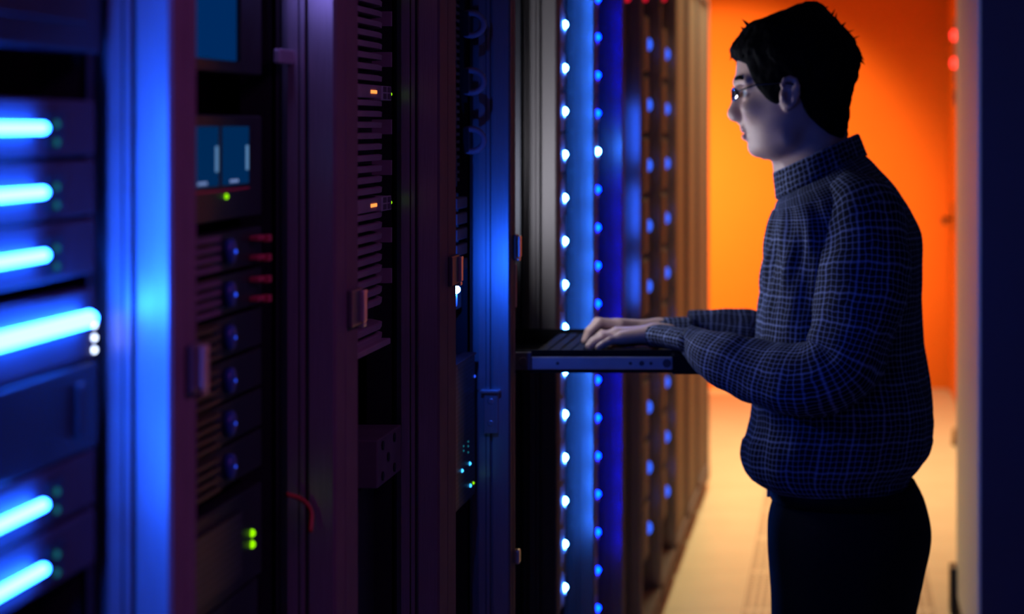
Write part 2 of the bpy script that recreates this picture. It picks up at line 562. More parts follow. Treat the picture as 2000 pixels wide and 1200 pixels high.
# extra fittings on single racks
o1 = tuple(racks[1].location)
MB(o1).box(-0.600, -0.592, 2.335, 2.40, PZ(125, 2.36), PZ(96, 2.36)).build('bracket', M['post'], racks[1], bevel=0.002)
o3 = tuple(racks[3].location)
hp = MB(o3).box(-0.589, -0.566, 3.655, 3.664, 1.008, 1.078)
hp.box(-0.594, -0.562, 3.646, 3.664, 1.076, 1.081)
hp.disc((-0.578, 3.657, 1.062), (0, -1, 0), 0.005, 0.004, 12).disc((-0.578, 3.657, 1.025), (0, -1, 0), 0.005, 0.004, 12)
hp.build('hinge_plate', M['post'], racks[3], bevel=0.001)
o4 = tuple(racks[4].location)
MB(o4).box(X0 - 0.006, X0 + 0.001, 3.728, 3.733, PZ(600, 3.73), PZ(515, 3.73)).build('label_strip', M['grey'], racks[4])
lh = MB(o4).box(X0 - 0.004, X0 + 0.008, 3.716, 3.733, PZ(1100, 3.73), PZ(1072, 3.73))
lh.build('hinge', M['latch'], racks[4], bevel=0.003)


# ------------------------------------------------------------------ equipment
def unit(name, label, cat, group, xf, y0, y1, z0, z1, depth=0.6, mat='chassis', bevel=0.002):
    root = empty(name, (xf, y0, z0), label, cat, group)
    off = (xf, y0, z0)
    MB(off).box(xf - depth, xf, y0, y1, z0, z1).build('chassis', M[mat], root, bevel=bevel)
    return root, off


def lamp(root, off, xf, y, z, r, mat, name='status_light', label=None, sy=1.0, dome=True, parent=None):
    m = MB(off)
    n = 14
    rings = []
    prof = [(0, r), (r * 0.35, r * 0.95), (r * 0.7, r * 0.7), (r * 0.9, r * 0.4), (r, r * 0.05)] if dome else [(0, r), (0.001, r)]
    for h_, rr in prof:
        rings.append([(xf + h_, y + rr * math.cos(2 * PI * j / n), z + rr * sy * math.sin(2 * PI * j / n)) for j in range(n)])
    m.rings(rings)
    o = m.build(name, M[mat], parent or root, True)
    if label:
        o['label'] = label
    return o


XE = -0.6
# rack at the left edge: blade units with glowing blue bars
BARS = [(1.518, 0.004, 1.645), (1.470, 0.004, 1.645), (1.423, 0.004, 1.647), (1.367, 0.0065, 1.748), (1.237, 0.004, 1.645), (1.189, 0.004, 1.645), (1.141, 0.004, 1.645)]
NAMES = ['topmost blade unit with a blue light bar in the nearest rack', 'second blade unit from the top with a blue light bar, nearest rack',
         'third blade unit from the top, just above the longest blue bar', 'blade unit with the longest, thickest blue bar and three white dots at its end',
         'blade unit with a blue bar just below the wide dark gap in the nearest rack', 'lowest blade unit whose blue bar shows, bottom left corner',
         'blade unit under the bottom left blue bar, mostly out of view']
for i, (z, rb, ye) in enumerate(BARS[:6]):
    hgt = 0.044
    rt, of = unit('blade_server', NAMES[i], 'server', 'blade servers with blue light bars', XE, 1.27, 1.778, z - (hgt / 2 if i != 3 else 0.034), z + hgt / 2, mat='blade')
    m = MB(of)
    pts = [(XE + 0.004, 1.28, z), (XE + 0.004, ye - 0.004, z)]
    for t in (0, 0.35, 0.7, 0.92):
        pass
    m.tube([(XE + 0.007, 1.28, z), (XE + 0.007, ye - rb, z), (XE + 0.007, ye - rb * 0.4, z), (XE + 0.007, ye, z)], [rb, rb, rb * 0.85, rb * 0.25], 12)
    lb = m.build('light_bar', M['bar'], rt, True)
    if i == 3:
        for py in (635, 660, 684):
            lamp(rt, of, XE, 1.773, PZ(py, 1.773), 0.0024, 'led_white', label='small white status light')
    else:
        MB(of).box(XE, XE + 0.002, 1.664, 1.70, z - 0.016, z + 0.012).build('light_panel', M['chassis'], rt)
        for dz in (0.003, -0.011):
            lamp(rt, of, XE + 0.002, 1.682, z + dz, 0.003, 'led_teal', label='dim teal status light')
rt, of = unit('rack_blank', 'dark blank panel below the longest blue bar in the nearest rack', 'panel', None, XE + 0.002, 1.27, 1.778, 1.262, 1.330, 0.03)
MB(of).box(XE + 0.002, XE + 0.008, 1.72, 1.735, 1.275, 1.318).build('handle', M['dark'], rt, bevel=0.003)
rt, of = unit('patch_unit', 'dark navy patch unit at the top left corner, above the blue bars', 'patch unit', None, XE + 0.004, 1.27, 1.778, 1.578, 1.74, 0.08)
for j in range(2):
    MB(of).box(XE + 0.004, XE + 0.007, 1.30, 1.74, 1.60 + j * 0.06, 1.64 + j * 0.06).build('port_row', M['dark'], rt, bevel=0.001)


def z1(py, px=440):
    return H + (VY - py) * dep(px, XE) / F


# second rack
rt, of = unit('storage_console', 'black console with one blue panel, top of the second rack', 'console', None, XE, 1.90, 2.29, 1.572, 1.80)
MB(of).box(XE, XE + 0.003, 1.93, dep(456), z1(118), 1.78).build('screen', M['window_top'], rt)  # panel face with a flat dim blue emission
MB(of).box(XE, XE + 0.006, dep(458), dep(462), z1(118), 1.78).build('panel_edge', M['chassis'], rt)
MB(of).box(XE, XE + 0.012, 2.20, 2.235, 1.665, 1.79).build('light_bar', M['fill_bar'], rt, bevel=0.003)['label'] = 'added lavender fill bar above the view'  # unseen emitter, added to tint the next post's side violet
rt, of = unit('tape_library', 'black drive unit with two blue windows in the second rack', 'tape library', None, XE, 1.90, 2.29, z1(430), z1(225))
for a, b_ in ((385, 426), (434, 485)):  # two window faces in flat dim blue emission
    ya, yb = dep(a) if a > 386 else 1.98, dep(b_)
    w = MB(of).box(XE - 0.002, XE + 0.0006, ya, yb, z1(362), z1(247)).build('window', M['window_blue'], rt)
    MB(of).box(XE, XE + 0.0010, yb - 0.012, yb - 0.002, z1(335), z1(285)).build('level_strip', M['window_edge'], w)
    MB(of).box(XE, XE + 0.0010, yb - 0.070, yb - 0.040, z1(358), z1(352)).build('caption', M['window_tag'], w)
MB(of).box(XE, XE + 0.0010, 1.98, dep(485), z1(374), z1(370)).build('trim_strip', M['redplastic'], rt)
lamp(rt, of, XE, dep(441), z1(384), 0.0028, 'led_green', label='bright green status light')
KN = ['topmost', 'second', 'third', 'fourth', 'fifth', 'lowest']
for i, py in enumerate((492, 576.2, 660.4, 744.6, 828.8, 913)):
    z = z1(py)
    rt, of = unit('disk_unit', KN[i] + ' thin black disk unit with a round blue knob, below the blue windows', 'disk unit', 'disk units with blue knobs', XE, 1.90, 2.29, z - 0.0192, z + 0.0192)
    kb = MB(of).disc((XE, dep(442), z), (1, 0, 0), 0.0125, 0.006, 20, 0.003).build('knob', M['knob'], rt, True)
    lamp(rt, of, XE + 0.0085, dep(442), z, 0.0022 if i < 2 else 0.0016, 'led_knob', 'knob_light', 'blue light in the knob centre', parent=kb)
    if i < 2:
        for zz in (0.014, -0.006):
            q = MB(of).box(XE, XE + 0.010, dep(486), dep(504), z - 0.008 + zz, z - 0.003 + zz)
            q.box(XE, XE + 0.014, dep(499), dep(505), z - 0.0105 + zz, z - 0.003 + zz)
            q.build('release_latch', M['redplastic'], rt, bevel=0.001)['label'] = 'red release latch'
    q = MB(of)
    for j in range(4):
        zz = z - 0.016 + j * 0.0095
        q.box(XE, XE + 0.008, 2.03, dep(416), zz, zz + 0.005)
    q.build('rib_block', M['ear' if i < 2 else 'chassis'], rt, bevel=0.0008)
rt, of = unit('power_unit', 'black power unit with two green lights, low in the second rack', 'power unit', None, XE, 1.90, 2.29, 1.055, 1.15)
for py in (1042, 1064):
    lamp(rt, of, XE, dep(491), H + (VY - py) * dep(491) / F, 0.0042, 'led_green', label='large green status light')
MB(of).box(XE, XE + 0.004, 1.96, 2.20, 1.07, 1.135).build('front_grille', M['perf'], rt)
rt, of = unit('blank_chassis', 'plain black chassis between the lowest knob and the green lights', 'chassis', None, XE - 0.004, 1.90, 2.29, 0.60, 1.05)
MB(of).box(XE - 0.004, XE + 0.004, 1.93, 1.95, 0.7, 0.85).build('handle', M['dark'], rt, bevel=0.003)
cp = catmull([tuple(P(560, 966, 2.36)), tuple(P(585, 974, 2.375)), tuple(P(600, 986, 2.38)), tuple(P(608, 1004, 2.38)), tuple(P(606, 1040, 2.37))], 6)
tag(MB().tube(cp, 0.0028, 8).build('cable', M['cable_red'], smooth=True), 'thin red cable curving in the dark beside the third rack', 'cable')

# third rack: louvred disk shelves
LZ = [1.709, 1.563, 1.417, 1.271]
LN = ['topmost louvred grey disk shelf in the third rack, cut by the frame top', 'louvred grey disk shelf under the upper orange readout',
      'louvred grey disk shelf under the lower orange readout', 'short lowest louvred disk shelf beside the latch lever, third rack']
for i, lz in enumerate(LZ):
    n = 9 if i < 3 else 2
    zb = lz - 0.0065 - n * 0.0142
    rt, of = unit('disk_shelf', LN[i], 'disk shelf', 'louvred disk shelves in the third rack', XE - 0.030, 2.50, 2.985, zb, lz + 0.010)
    sl = MB(of)
    for j in range(n):
        zz = lz - 0.0135 - j * 0.0142
        # each louvre leans out at the bottom
        ring = lambda y, dx: [(XE - 0.030, y, zz - 0.0038), (XE + dx, y, zz - 0.0042), (XE + dx + 0.0005, y, zz + 0.0024), (XE - 0.003 + dx, y, zz + 0.0036), (XE - 0.030, y, zz + 0.0036)]
        sl.rings([ring(2.505, 0), ring(2.88, 0), ring(2.92, -0.006), ring(2.945, -0.022)])
    sl.build('louvre', M['louvre'], rt)
    if i < 3:
        MB(of).box(XE - 0.030, XE + 0.002, 2.505, dep(741), lz - 0.008, lz + 0.009).build('label_plate', M['louvre'], rt, bevel=0.001)
        MB(of).box(XE + 0.002, XE + 0.003, dep(721), dep(732), lz - 0.002, lz + 0.0022).build('readout', M['disp_orange'], rt)['label'] = 'small orange readout'
        gb = MB(of).box(XE - 0.030, XE + 0.001, dep(744), dep(763), lz - 0.010, lz + 0.009).build('control_block', M['grey'], rt, bevel=0.001)
        for a in range(2):
            for c in range(2):
                MB(of).box(XE + 0.001, XE + 0.0018, dep(747) + a * 0.028, dep(747) + a * 0.028 + 0.019, lz - 0.008 + c * 0.009, lz - 0.001 + c * 0.009).build('button', M['ear'], gb)
        MB(of).box(XE - 0.030, XE - 0.004, 2.958, 2.974, lz - 0.006, lz + 0.006).build('lamp_housing', M['chassis'], rt, bevel=0.001)
        lamp(rt, of, XE - 0.004, 2.966, lz - 0.001, 0.0026, 'led_green', label='green status light')
        for dz in (-0.045, -0.10):
            MB(of).box(XE - 0.030, XE - 0.004, 2.971, 2.978, lz + dz - 0.010, lz + dz + 0.010).build('clip', M['louvre'], rt)
    else:
        lip = MB(of).box(XE - 0.030, XE + 0.010, 2.512, 2.90, zb - 0.004, zb + 0.004)
        lip.build('bottom_lip', M['louvre'], rt, bevel=0.0015)
rt, of = unit('power_box', 'dark metal power box hanging low in the third rack', 'power box', None, XE + 0.004, 2.846, 3.0, PZ(952, 2.86), PZ(858, 2.86), 0.2, 'ear')
for yy, zz in ((2.875, 0.012), (2.875, 0.052), (2.95, 0.012), (2.95, 0.052), (2.91, 0.032)):
    MB(of).disc((XE + 0.004, yy, of[2] + zz), (1, 0, 0), 0.006, 0.002, 10).build('socket', M['dark'], rt)
rt, of = unit('blank_chassis', 'plain black chassis in the third rack under the louvred shelves', 'chassis', None, XE - 0.03, 2.50, 2.985, 0.5, 1.04)
MB(of).box(XE - 0.03, XE - 0.02, 2.53, 2.55, 0.6, 0.75).build('handle', M['dark'], rt, bevel=0.003)

# fourth rack
for i, py in enumerate((47, 159, 274)):
    c = P(919, py, 3.60)
    rt = empty('cable_ring', (-0.60, 3.60, c.z), ['upper', 'middle', 'lower'][i] + ' of three purple C-shaped cable rings on the fourth rack', 'cable ring', 'C-shaped cable rings on the fourth rack')
    of = (-0.60, 3.60, c.z)
    MB(of).box(-0.612, -0.604, 3.588, 3.612, c.z - 0.02, c.z + 0.02).build('mount_plate', M['dark'], rt)
    arc = [(c.x + 0.0215 * math.cos(t), 3.60, c.z + 0.0185 * math.sin(t)) for t in np.linspace(2.0, -2.0, 16)]
    MB(of).tube([(-0.606, 3.60, c.z + 0.018)] + arc + [(-0.606, 3.60, c.z - 0.018)], 0.0052, 8).build('ring', M['ring'], rt, True)
rt, of = unit('vented_server', 'tall black server with fine vents in the fourth rack, beside the cable rings', 'server', None, XE - 0.02, 3.14, 3.58, 1.42, 1.85)
vn = MB(of)
for j in range(34):
    vn.box(XE - 0.02, XE - 0.014, 3.16, 3.565, 1.43 + j * 0.0122, 1.435 + j * 0.0122)
vn.build('vent', M['ear'], rt)
rt, of = unit('patch_strip', 'upright strip of blue lit sockets above the bright blue beacon', 'patch strip', None, XE - 0.012, 3.30, 3.545, 1.285, 1.412, 0.1)
for j in range(5):
    MB(of).box(XE - 0.012, XE + 0.004, 3.44, 3.535, 1.290 + j * 0.0245, 1.308 + j * 0.0245).build('socket', M['ear'], rt, bevel=0.002)
rt, of = unit('network_switch', 'black switch carrying the brilliant blue beacon in the fourth rack', 'switch', None, XE - 0.01, 3.17, 3.56, 1.225, 1.282)
MB(of).box(XE - 0.01, -0.576, dep(899, -0.57) - 0.03, dep(899, -0.57) + 0.012, 1.245, 1.282).build('lamp_housing', M['ear'], rt, bevel=0.002)
lamp(rt, of, -0.576, dep(899, -0.57), PZ(566, dep(899, -0.57)), 0.0058, 'led_key', 'beacon', 'brilliant blue-white beacon light')
rt, of = unit('perforated_server', 'server with a perforated black face and three cyan lights, lower fourth rack', 'server', None, XE, 3.16, 3.632, PZ(975, 3.58), PZ(692, 3.63), 0.6, 'perf')
MB(of).box(XE - 0.02, XE + 0.003, 3.16, 3.632, PZ(692, 3.63), PZ(688, 3.63)).build('top_lip', M['ear'], rt, bevel=0.001)
for px, py in ((917, 906), (902, 920), (918, 949)):
    lamp(rt, of, XE, dep(px), H + (VY - py) * dep(px) / F, 0.0030, 'led_cyan', label='cyan status light')
for px, py in ((905, 872), (914, 863), (914, 872), (905, 881), (914, 884)):
    lamp(rt, of, XE, dep(px), H + (VY - py) * dep(px) / F, 0.0017, 'led_teal', label='dim status light')
lamp(rt, of, XE, dep(924), H + (VY - 944) * dep(924) / F, 0.0024, 'led_green', label='green status light')
lamp(rt, of, XE, 3.626, H + (VY - 733) * dep(930) / F, 0.0024, 'led_knob', label='blue status light')

# ------------------------------------------------------------------ the console rack
TY0, TY1 = 3.812, 4.21
TXF, TXB = PX(1372, TY0), -0.66
TZ0, TZ1 = PZ(729, TY0), PZ(684, TY0)
rt = empty('keyboard_tray', (TXB, TY0, TZ0), 'black keyboard tray pulled out of the rack under the hands', 'keyboard tray')
of = (TXB, TY0, TZ0)
pan = MB(of).box(TXB, TXF - 0.03, TY0 + 0.004, TY1 - 0.004, TZ0 + 0.004, TZ0 + 0.012)
pan.box(TXB, TXF - 0.03, TY0 + 0.002, TY0 + 0.006, TZ0, TZ1).box(TXB, TXF - 0.03, TY1 - 0.006, TY1 - 0.002, TZ0, TZ1)
pan.build('tray_pan', M['tray'], rt, bevel=0.001)
for s, yy in ((-1, TY0), (1, TY1)):
    sr = MB(of).box(-0.575, PX(1314, TY0), yy + (0 if s > 0 else -0.005), yy + (0.005 if s > 0 else 0), PZ(722, TY0), PZ(697, TY0))
    so = sr.build('side_rail', M['rail'], rt, bevel=0.0015)
    so['label'] = 'bare steel slide rail'
    for px, rr in ((1303, 0.0075), (1272, 0.003), (1254, 0.0045), (1232, 0.003), (1090, 0.003)):
        MB(of).disc((PX(px, TY0), yy + 0.005 * s, PZ(709.5, TY0)), (0, s, 0), rr, 0.0012, 14).build('screw', M['latch_base'], so)
    bk = MB(of).box(-0.60, PX(1040, TY0), yy + (0.006 if s > 0 else -0.012), yy + (0.012 if s > 0 else -0.006), PZ(722, TY0), PZ(687, TY0))
    bk.disc((PX(1024, TY0), yy + 0.012 * s, PZ(705, TY0)), (0, s, 0), 0.008, 0.003, 14)
    bk.build('slide_bracket', M['ear'], rt, bevel=0.0015)
bz = MB(of).box(TXF - 0.055, TXF, TY0 - 0.004, TY1 + 0.004, PZ(732, TY0), PZ(688, TY0))
bz.build('bezel', M['tray'], rt, bevel=0.006)
kb = MB(of).box(-0.54, -0.335, TY0 + 0.02, TY1 - 0.02, TZ0 + 0.012, 1.118).build('keyboard', M['tray'], rt, bevel=0.003)
ky = MB(of)
for a in range(6):
    for c in range(18):
        x, y = -0.53 + a * 0.0205, TY0 + 0.027 + c * 0.0193
        if a == 5 and 5 <= c <= 9:
            continue
        ky.box(x, x + 0.0165, y, y + 0.0155, 1.118, 1.1245)
ky.box(-0.4275, -0.411, TY0 + 0.1235, TY0 + 0.218, 1.118, 1.1245)
ky.build('keys', M['keycap'], kb)
MB(of).box(-0.395, -0.345, TY0 + 0.16, TY0 + 0.24, 1.118, 1.1195).build('touchpad', M['latch_base'], kb)

rt = empty('rack_monitor', (-0.655, 3.76, 1.30), 'lit monitor standing in the rack above the tray, facing the man', 'monitor')
of = (-0.655, 3.76, 1.30)
rt.rotation_euler = (0, math.radians(-24), 0)        # leaned back towards the man's face
MB(of).box(-0.69, -0.655, 3.755, 4.205, 1.27, 1.53).build('casing', M['tray'], rt, bevel=0.005)
MB(of).box(-0.655, -0.653, 3.77, 4.19, 1.29, 1.51).build('screen', M['screen'], rt)['label'] = 'glowing pale blue screen'
MB(of).box(-0.72, -0.675, 3.90, 3.98, 1.16, 1.30).build('stand', M['tray'], rt)
rt, of = unit('blank_chassis', 'plain black chassis under the pulled out keyboard tray', 'chassis', None, XE - 0.02, 3.76, 4.23, 0.5, 1.06)
MB(of).box(XE - 0.02, XE - 0.008, 3.80, 3.82, 0.7, 0.85).build('handle', M['dark'], rt, bevel=0.003)


# ------------------------------------------------------------------ columns of 2U servers with power lights
def server2u(ledmat, what):
    rt = empty('rack_server', (XE, 0, 0))
    of = (XE, 0, 0)
    MB(of).box(XE - 0.6, XE, 0.0, 0.5, -0.0425, 0.0425).build('chassis', M['chassis'], rt, bevel=0.002)
    er = MB(of).box(XE, XE + 0.036, 0.075, 0.172, -0.038, 0.038)
    ear = er.build('ear', M['ear'], rt, bevel=0.005)
    kn = MB(of).disc((XE + 0.034, 0.166, -0.013), (1, 0, 0), 0.005, 0.004, 12, 0.002)
    kn.build('thumbscrew', M['latch'], ear, True)
    lamp(rt, of, XE + 0.036, 0.166, 0.0, 0.0072, ledmat, 'power_light', what)
    return rt


protoA = server2u('led', 'bright blue-white power light')
protoB = server2u('led_dim', 'dim blue power light')
protoC = server2u('led', 'single bright blue-white power light')
first = True
N5 = 15
for j, i in enumerate(range(-1, 14)):
    z = H - (48 + 84.6 * i - 245) / 950.0
    o = protoA if j == 0 else copy_tree(protoA)
    o.location = (XE, 4.36, z)
    if j == 0:
        lab = 'server above the topmost bright light of the column past the tray, at the frame top'
    elif i == 7:
        lab = 'server hidden behind the keyboard tray in the bright light column'
    else:
        seen = i + 1
        above = i < 7
        lab = (ORD[seen - 1] + ' bright-light server ' + ('down from the frame top, above the keyboard tray' if above else 'of its column, below the keyboard tray'))
        if not above:
            lab = ['first', 'second', 'third', 'fourth', 'fifth', 'sixth'][i - 8] + ' server with a bright light below the keyboard tray'
    tag(o, lab, 'server', 'servers with bright power lights past the tray')
j = 0
for i in range(0, 17):
    z = H - (-2 + 74.4 * i - 245) / 836.0
    if i == 4:
        o = protoC
        lab = 'server with the only brilliant light in the dim blue light column'
    else:
        o = protoB if j == 0 else copy_tree(protoB)
        j += 1
        if i < 4:
            lab = ['first', 'second', 'third', 'fourth'][i] + ' dim-light server from the frame top, above the one brilliant light of its column'
        elif i < 8:
            lab = ['first', 'second', 'third'][i - 5] + ' dim-light server below the one brilliant light of its column'
        elif i in (8, 9):
            lab = ['dim-light server hidden behind the far hand', 'dim-light server hidden behind the keyboard tray'][i - 8]
        else:
            lab = ['first', 'second', 'third', 'fourth', 'fifth', 'sixth', 'seventh'][i - 10] + ' server with a dim blue light below the keyboard tray'
    o.location = (XE, 4.977, z)
    tag(o, lab, 'server', 'servers with dim blue power lights')

for i, (za, zb) in enumerate(((1.40, 1.60), (1.18, 1.36), (0.98, 1.14))):
    rt, of = unit('storage_array', ['upper', 'middle', 'lower'][i] + ' storage array with an upright blue light strip, behind the dim light column', 'storage array', 'storage arrays with blue strips', XE, 5.655, 6.05, za, zb)
    MB(of).box(XE, XE + 0.012, 5.70, 5.72, za + 0.02, zb - 0.02).build('light_strip', M['led_far'], rt, bevel=0.004)


def server4u(ledmat):
    rt = empty('tall_server', (XE, 0, 0))
    of = (XE, 0, 0)
    MB(of).box(XE - 0.6, XE, 0.0, 0.48, -0.0865, 0.0865).build('chassis', M['chassis'], rt, bevel=0.002)
    MB(of).box(XE, XE + 0.040, 0.15, 0.30, -0.08, 0.08).build('front_bezel', M['ear'], rt, bevel=0.005)
    lamp(rt, of, XE + 0.040, 0.285, 0.0, 0.011, 'led_spot', 'power_light', 'soft blue power light', sy=1.7)
    return rt


M['led_spot'] = em('soft_blue_spot', (0.03, 0.13, 1.0), 1.5)
pr = server4u('led_spot')
q = 0
WORDS = ['topmost', 'second', 'third', 'fourth', 'fifth', 'sixth', 'seventh', 'eighth', 'lowest']
for y0, s, p0, pitch, nm in ((6.195, 663.0, 87, 118, 'nearer'), (6.87, 605.0, 105, 107.5, 'farther')):
    for i in range(9):
        o = pr if q == 0 else copy_tree(pr)
        q += 1
        o.location = (XE, y0, H - (p0 + pitch * i - 245) / s)
        tag(o, '%s server in the %s column of large blurred blue spots' % (WORDS[i], nm), 'server', 'servers with blurred blue spots, %s column' % nm)

# ------------------------------------------------------------------ right side of the aisle
rt = empty('cabinet', (0.366, 5.79, 0), 'large dark navy cabinet at the right edge with a beige front', 'cabinet')
of = (0.366, 5.79, 0)
MB(of).box(0.374, 1.40, 5.79, 5.80, 0.02, 2.1).build('side_panel', M['navy'], rt, bevel=0.002)['label'] = 'dark navy side panel'
MB(of).box(0.39, 1.40, 5.80, 6.85, 0.02, 2.1).build('carcass', M['navy'], rt)
for a, b_ in ((5.792, 6.05), (6.053, 6.45), (6.453, 6.848)):
    MB(of).box(0.366, 0.39, a, b_, 0.06, 2.09).build('front_panel', M['beige'], rt, bevel=0.004)['label'] = 'warm beige front panel'
MB(of).box(0.372, 1.40, 5.795, 6.85, 0.0, 0.06).build('plinth', M['dark'], rt)
MB(of).box(0.345, 0.369, 6.80, 6.90, 0.005, 0.15).build('corner_guard', M['dark'], rt, bevel=0.004)['label'] = 'dark guard at the foot of the front'
rt = empty('warning_lamp_panel', (0.625, 11.55, 1.80), 'wall panel with two red lamps beside the cabinet top', 'lamp panel')
of = (0.625, 11.55, 1.80)
MB(of).box(0.612, 0.625, 11.40, 11.62, 1.74, 2.08).build('back_plate', M['ear'], rt, bevel=0.004)
for zz in (1.99, 1.845):
    MB(of).disc((0.612, 11.5, zz), (-1, 0, 0), 0.026, 0.012, 16, 0.014).build('red_lamp', M['led_red'], rt, True)['label'] = 'glowing red lamp'
sw = empty('wall_switch', (0.625, 11.5, 1.62), 'small dark wall switch under the two red lamps', 'switch')
MB((0.625, 11.5, 1.62)).box(0.608, 0.625, 11.44, 11.54, 1.62, 1.72).build('switch_plate', M['latch_base'], sw, bevel=0.003)
MB((0.625, 11.5, 1.62)).box(0.600, 0.608, 11.475, 11.505, 1.65, 1.69).build('rocker', M['dark'], sw, bevel=0.002)
ds = MB((0.58, 10.45, 0)).tube([(0.58, 10.45, 0.0), (0.58, 10.45, 0.02), (0.58, 10.45, 0.075), (0.58, 10.45, 0.085)], [0.045, 0.045, 0.04, 0.025], 20)
tag(ds.build('doorstop', M['brown'], smooth=True), 'small brown doorstop on the floor beside the cabinet edge', 'doorstop')
# ------------------------------------------------------------------ the man at the tray
YM = 3.85                          # his mid plane
SM = F / YM                        # px per metre there


def mx(px):
    return PX(px, YM)


def mz(py):
    return PZ(py, YM)


def axis(*segs):
    """axis(a, step, b, step, c ...) rectilinear samples with changing step"""
    out = []
    for i in range(0, len(segs) - 2, 2):
        a, st, b = segs[i], segs[i + 1], segs[i + 2]
        n = max(1, int(round((b - a) / st)))
        out += list(np.linspace(a, b, n, endpoint=False))
    out.append(segs[-1])
    return np.array(out, np.float32)


class Field:
    def __init__(s, xs, ys, zs):
        s.ax = (xs, ys, zs)
        s.F = np.full((len(xs), len(ys), len(zs)), 0.2, np.float32)

    def sub(s, lo, hi):
        sl, g = [], []
        for a, l, h in zip(s.ax, lo, hi):
            i0 = max(0, np.searchsorted(a, l) - 1)
            i1 = min(len(a), np.searchsorted(a, h) + 1)
            sl.append(slice(i0, i1))
            g.append(a[i0:i1])
        if min(len(q) for q in g) == 0:
            return None
        return tuple(sl), g[0][:, None, None], g[1][None, :, None], g[2][None, None, :]

    def put(s, sl, d, k):
        f = s.F[sl]
        h = np.maximum(k - np.abs(f - d), 0) / k
        s.F[sl] = np.minimum(f, d) - h * h * k * 0.25

    def cut(s, sl, d, k):
        f = s.F[sl]
        d = -d
        h = np.maximum(k - np.abs(f - d), 0) / k
        s.F[sl] = np.maximum(f, d) + h * h * k * 0.25

    def cone(s, a, b, ra, rb, k=0.008, cut=False, sq=None):
        a, b = np.array(a, float), np.array(b, float)
        m = max(ra, rb) + k + 0.02
        r = s.sub(np.minimum(a, b) - m, np.maximum(a, b) + m)
        if r is None:
            return
        sl, X, Y, Z = r
        ab = b - a
        L2 = max(float(ab @ ab), 1e-12)
        t = np.clip(((X - a[0]) * ab[0] + (Y - a[1]) * ab[1] + (Z - a[2]) * ab[2]) / L2, 0, 1)
        d = np.sqrt((X - a[0] - t * ab[0]) ** 2 + (Y - a[1] - t * ab[1]) ** 2 + (Z - a[2] - t * ab[2]) ** 2) - (ra + (rb - ra) * t)
        (s.cut if cut else s.put)(sl, d, k)

    def ell(s, c, r, k=0.008, cut=False, rot=0.0):
        """ellipsoid, rot = tilt in the x-z plane"""
        m = max(r) + k + 0.02
        q = s.sub(np.array(c) - m, np.array(c) + m)
        if q is None:
            return
        sl, X, Y, Z = q
        dx, dy, dz = X - c[0], Y - c[1], Z - c[2]
        cs, sn = math.cos(rot), math.sin(rot)
        dx, dz = dx * cs + dz * sn, -dx * sn + dz * cs
        l = np.sqrt((dx / r[0]) ** 2 + (dy / r[1]) ** 2 + (dz / r[2]) ** 2)
        d = (l - 1) * min(r)
        (s.cut if cut else s.put)(sl, d, k)

    def mesh(s):
        xs, ys, zs = s.ax
        Fv = s.F
        S = Fv < 0
        A = np.zeros(tuple(n - 1 for n in Fv.shape), np.uint8)
        for i in (0, 1):
            for j in (0, 1):
                for k in (0, 1):
                    A += S[i:S.shape[0] - 1 + i, j:S.shape[1] - 1 + j, k:S.shape[2] - 1 + k]
        act = (A > 0) & (A < 8)
        idx = np.full(act.shape, -1, np.int32)
        ci, cj, ck = np.nonzero(act)
        idx[ci, cj, ck] = np.arange(len(ci))
        pos = np.zeros((len(ci), 3))
        cnt = np.zeros(len(ci))
        corner = [(i, j, k) for i in (0, 1) for j in (0, 1) for k in (0, 1)]
        val = {c: Fv[ci + c[0], cj + c[1], ck + c[2]].astype(float) for c in corner}
        co = {c: np.stack([xs[ci + c[0]], ys[cj + c[1]], zs[ck + c[2]]], 1).astype(float) for c in corner}
        for c in corner:
            for ax in range(3):
                if c[ax] == 0:
                    d = list(c)
                    d[ax] = 1
                    d = tuple(d)
                    va, vb = val[c], val[d]
                    mk = (va < 0) != (vb < 0)
                    t = va[mk] / (va[mk] - vb[mk])
                    pos[mk] += co[c][mk] + (co[d][mk] - co[c][mk]) * t[:, None]
                    cnt[mk] += 1
        pos /= cnt[:, None]
        quads = []
        for ax in range(3):
            a, b = [(1, 2), (2, 0), (0, 1)][ax]
            s0 = [slice(None)] * 3
            s1 = [slice(None)] * 3
            s0[ax] = slice(0, -1)
            s1[ax] = slice(1, None)
            for q in (a, b):
                s0[q] = s1[q] = slice(1, -1)
            m0, m1 = S[tuple(s0)], S[tuple(s1)]
            e = np.array(np.nonzero(m0 != m1))
            flip = m0[tuple(e)]
            base = e.copy()
            base[a] += 1
            base[b] += 1
            va, vb = np.zeros((3, 1), int), np.zeros((3, 1), int)
            va[a], vb[b] = 1, 1
            q = [idx[tuple(base - va - vb)], idx[tuple(base - vb)], idx[tuple(base)], idx[tuple(base - va)]]
            q = np.stack(q, 1)
            q[~flip] = q[~flip][:, ::-1]
            quads.append(q)
        return pos, np.concatenate(quads)


def np_mesh(name, pos, quads, mats, parent, off, matidx=None):
    me = bpy.data.meshes.new(name)
    p = (pos - np.array(off)).astype(np.float32)
    me.vertices.add(len(p))
    me.vertices.foreach_set('co', p.ravel())
    me.loops.add(quads.size)
    me.loops.foreach_set('vertex_index', quads.astype(np.int32).ravel())
    me.polygons.add(len(quads))
    me.polygons.foreach_set('loop_start', (np.arange(len(quads)) * 4).astype(np.int32))
    for m in mats:
        me.materials.append(m)
    if matidx is not None:
        me.polygons.foreach_set('material_index', matidx.astype(np.int32))
    me.polygons.foreach_set('use_smooth', [True] * len(quads))
    me.update(calc_edges=True)
    me.validate()
    o = bpy.data.objects.new(name, me)
    C.objects.link(o)
    if parent:
        o.parent = parent
    return o


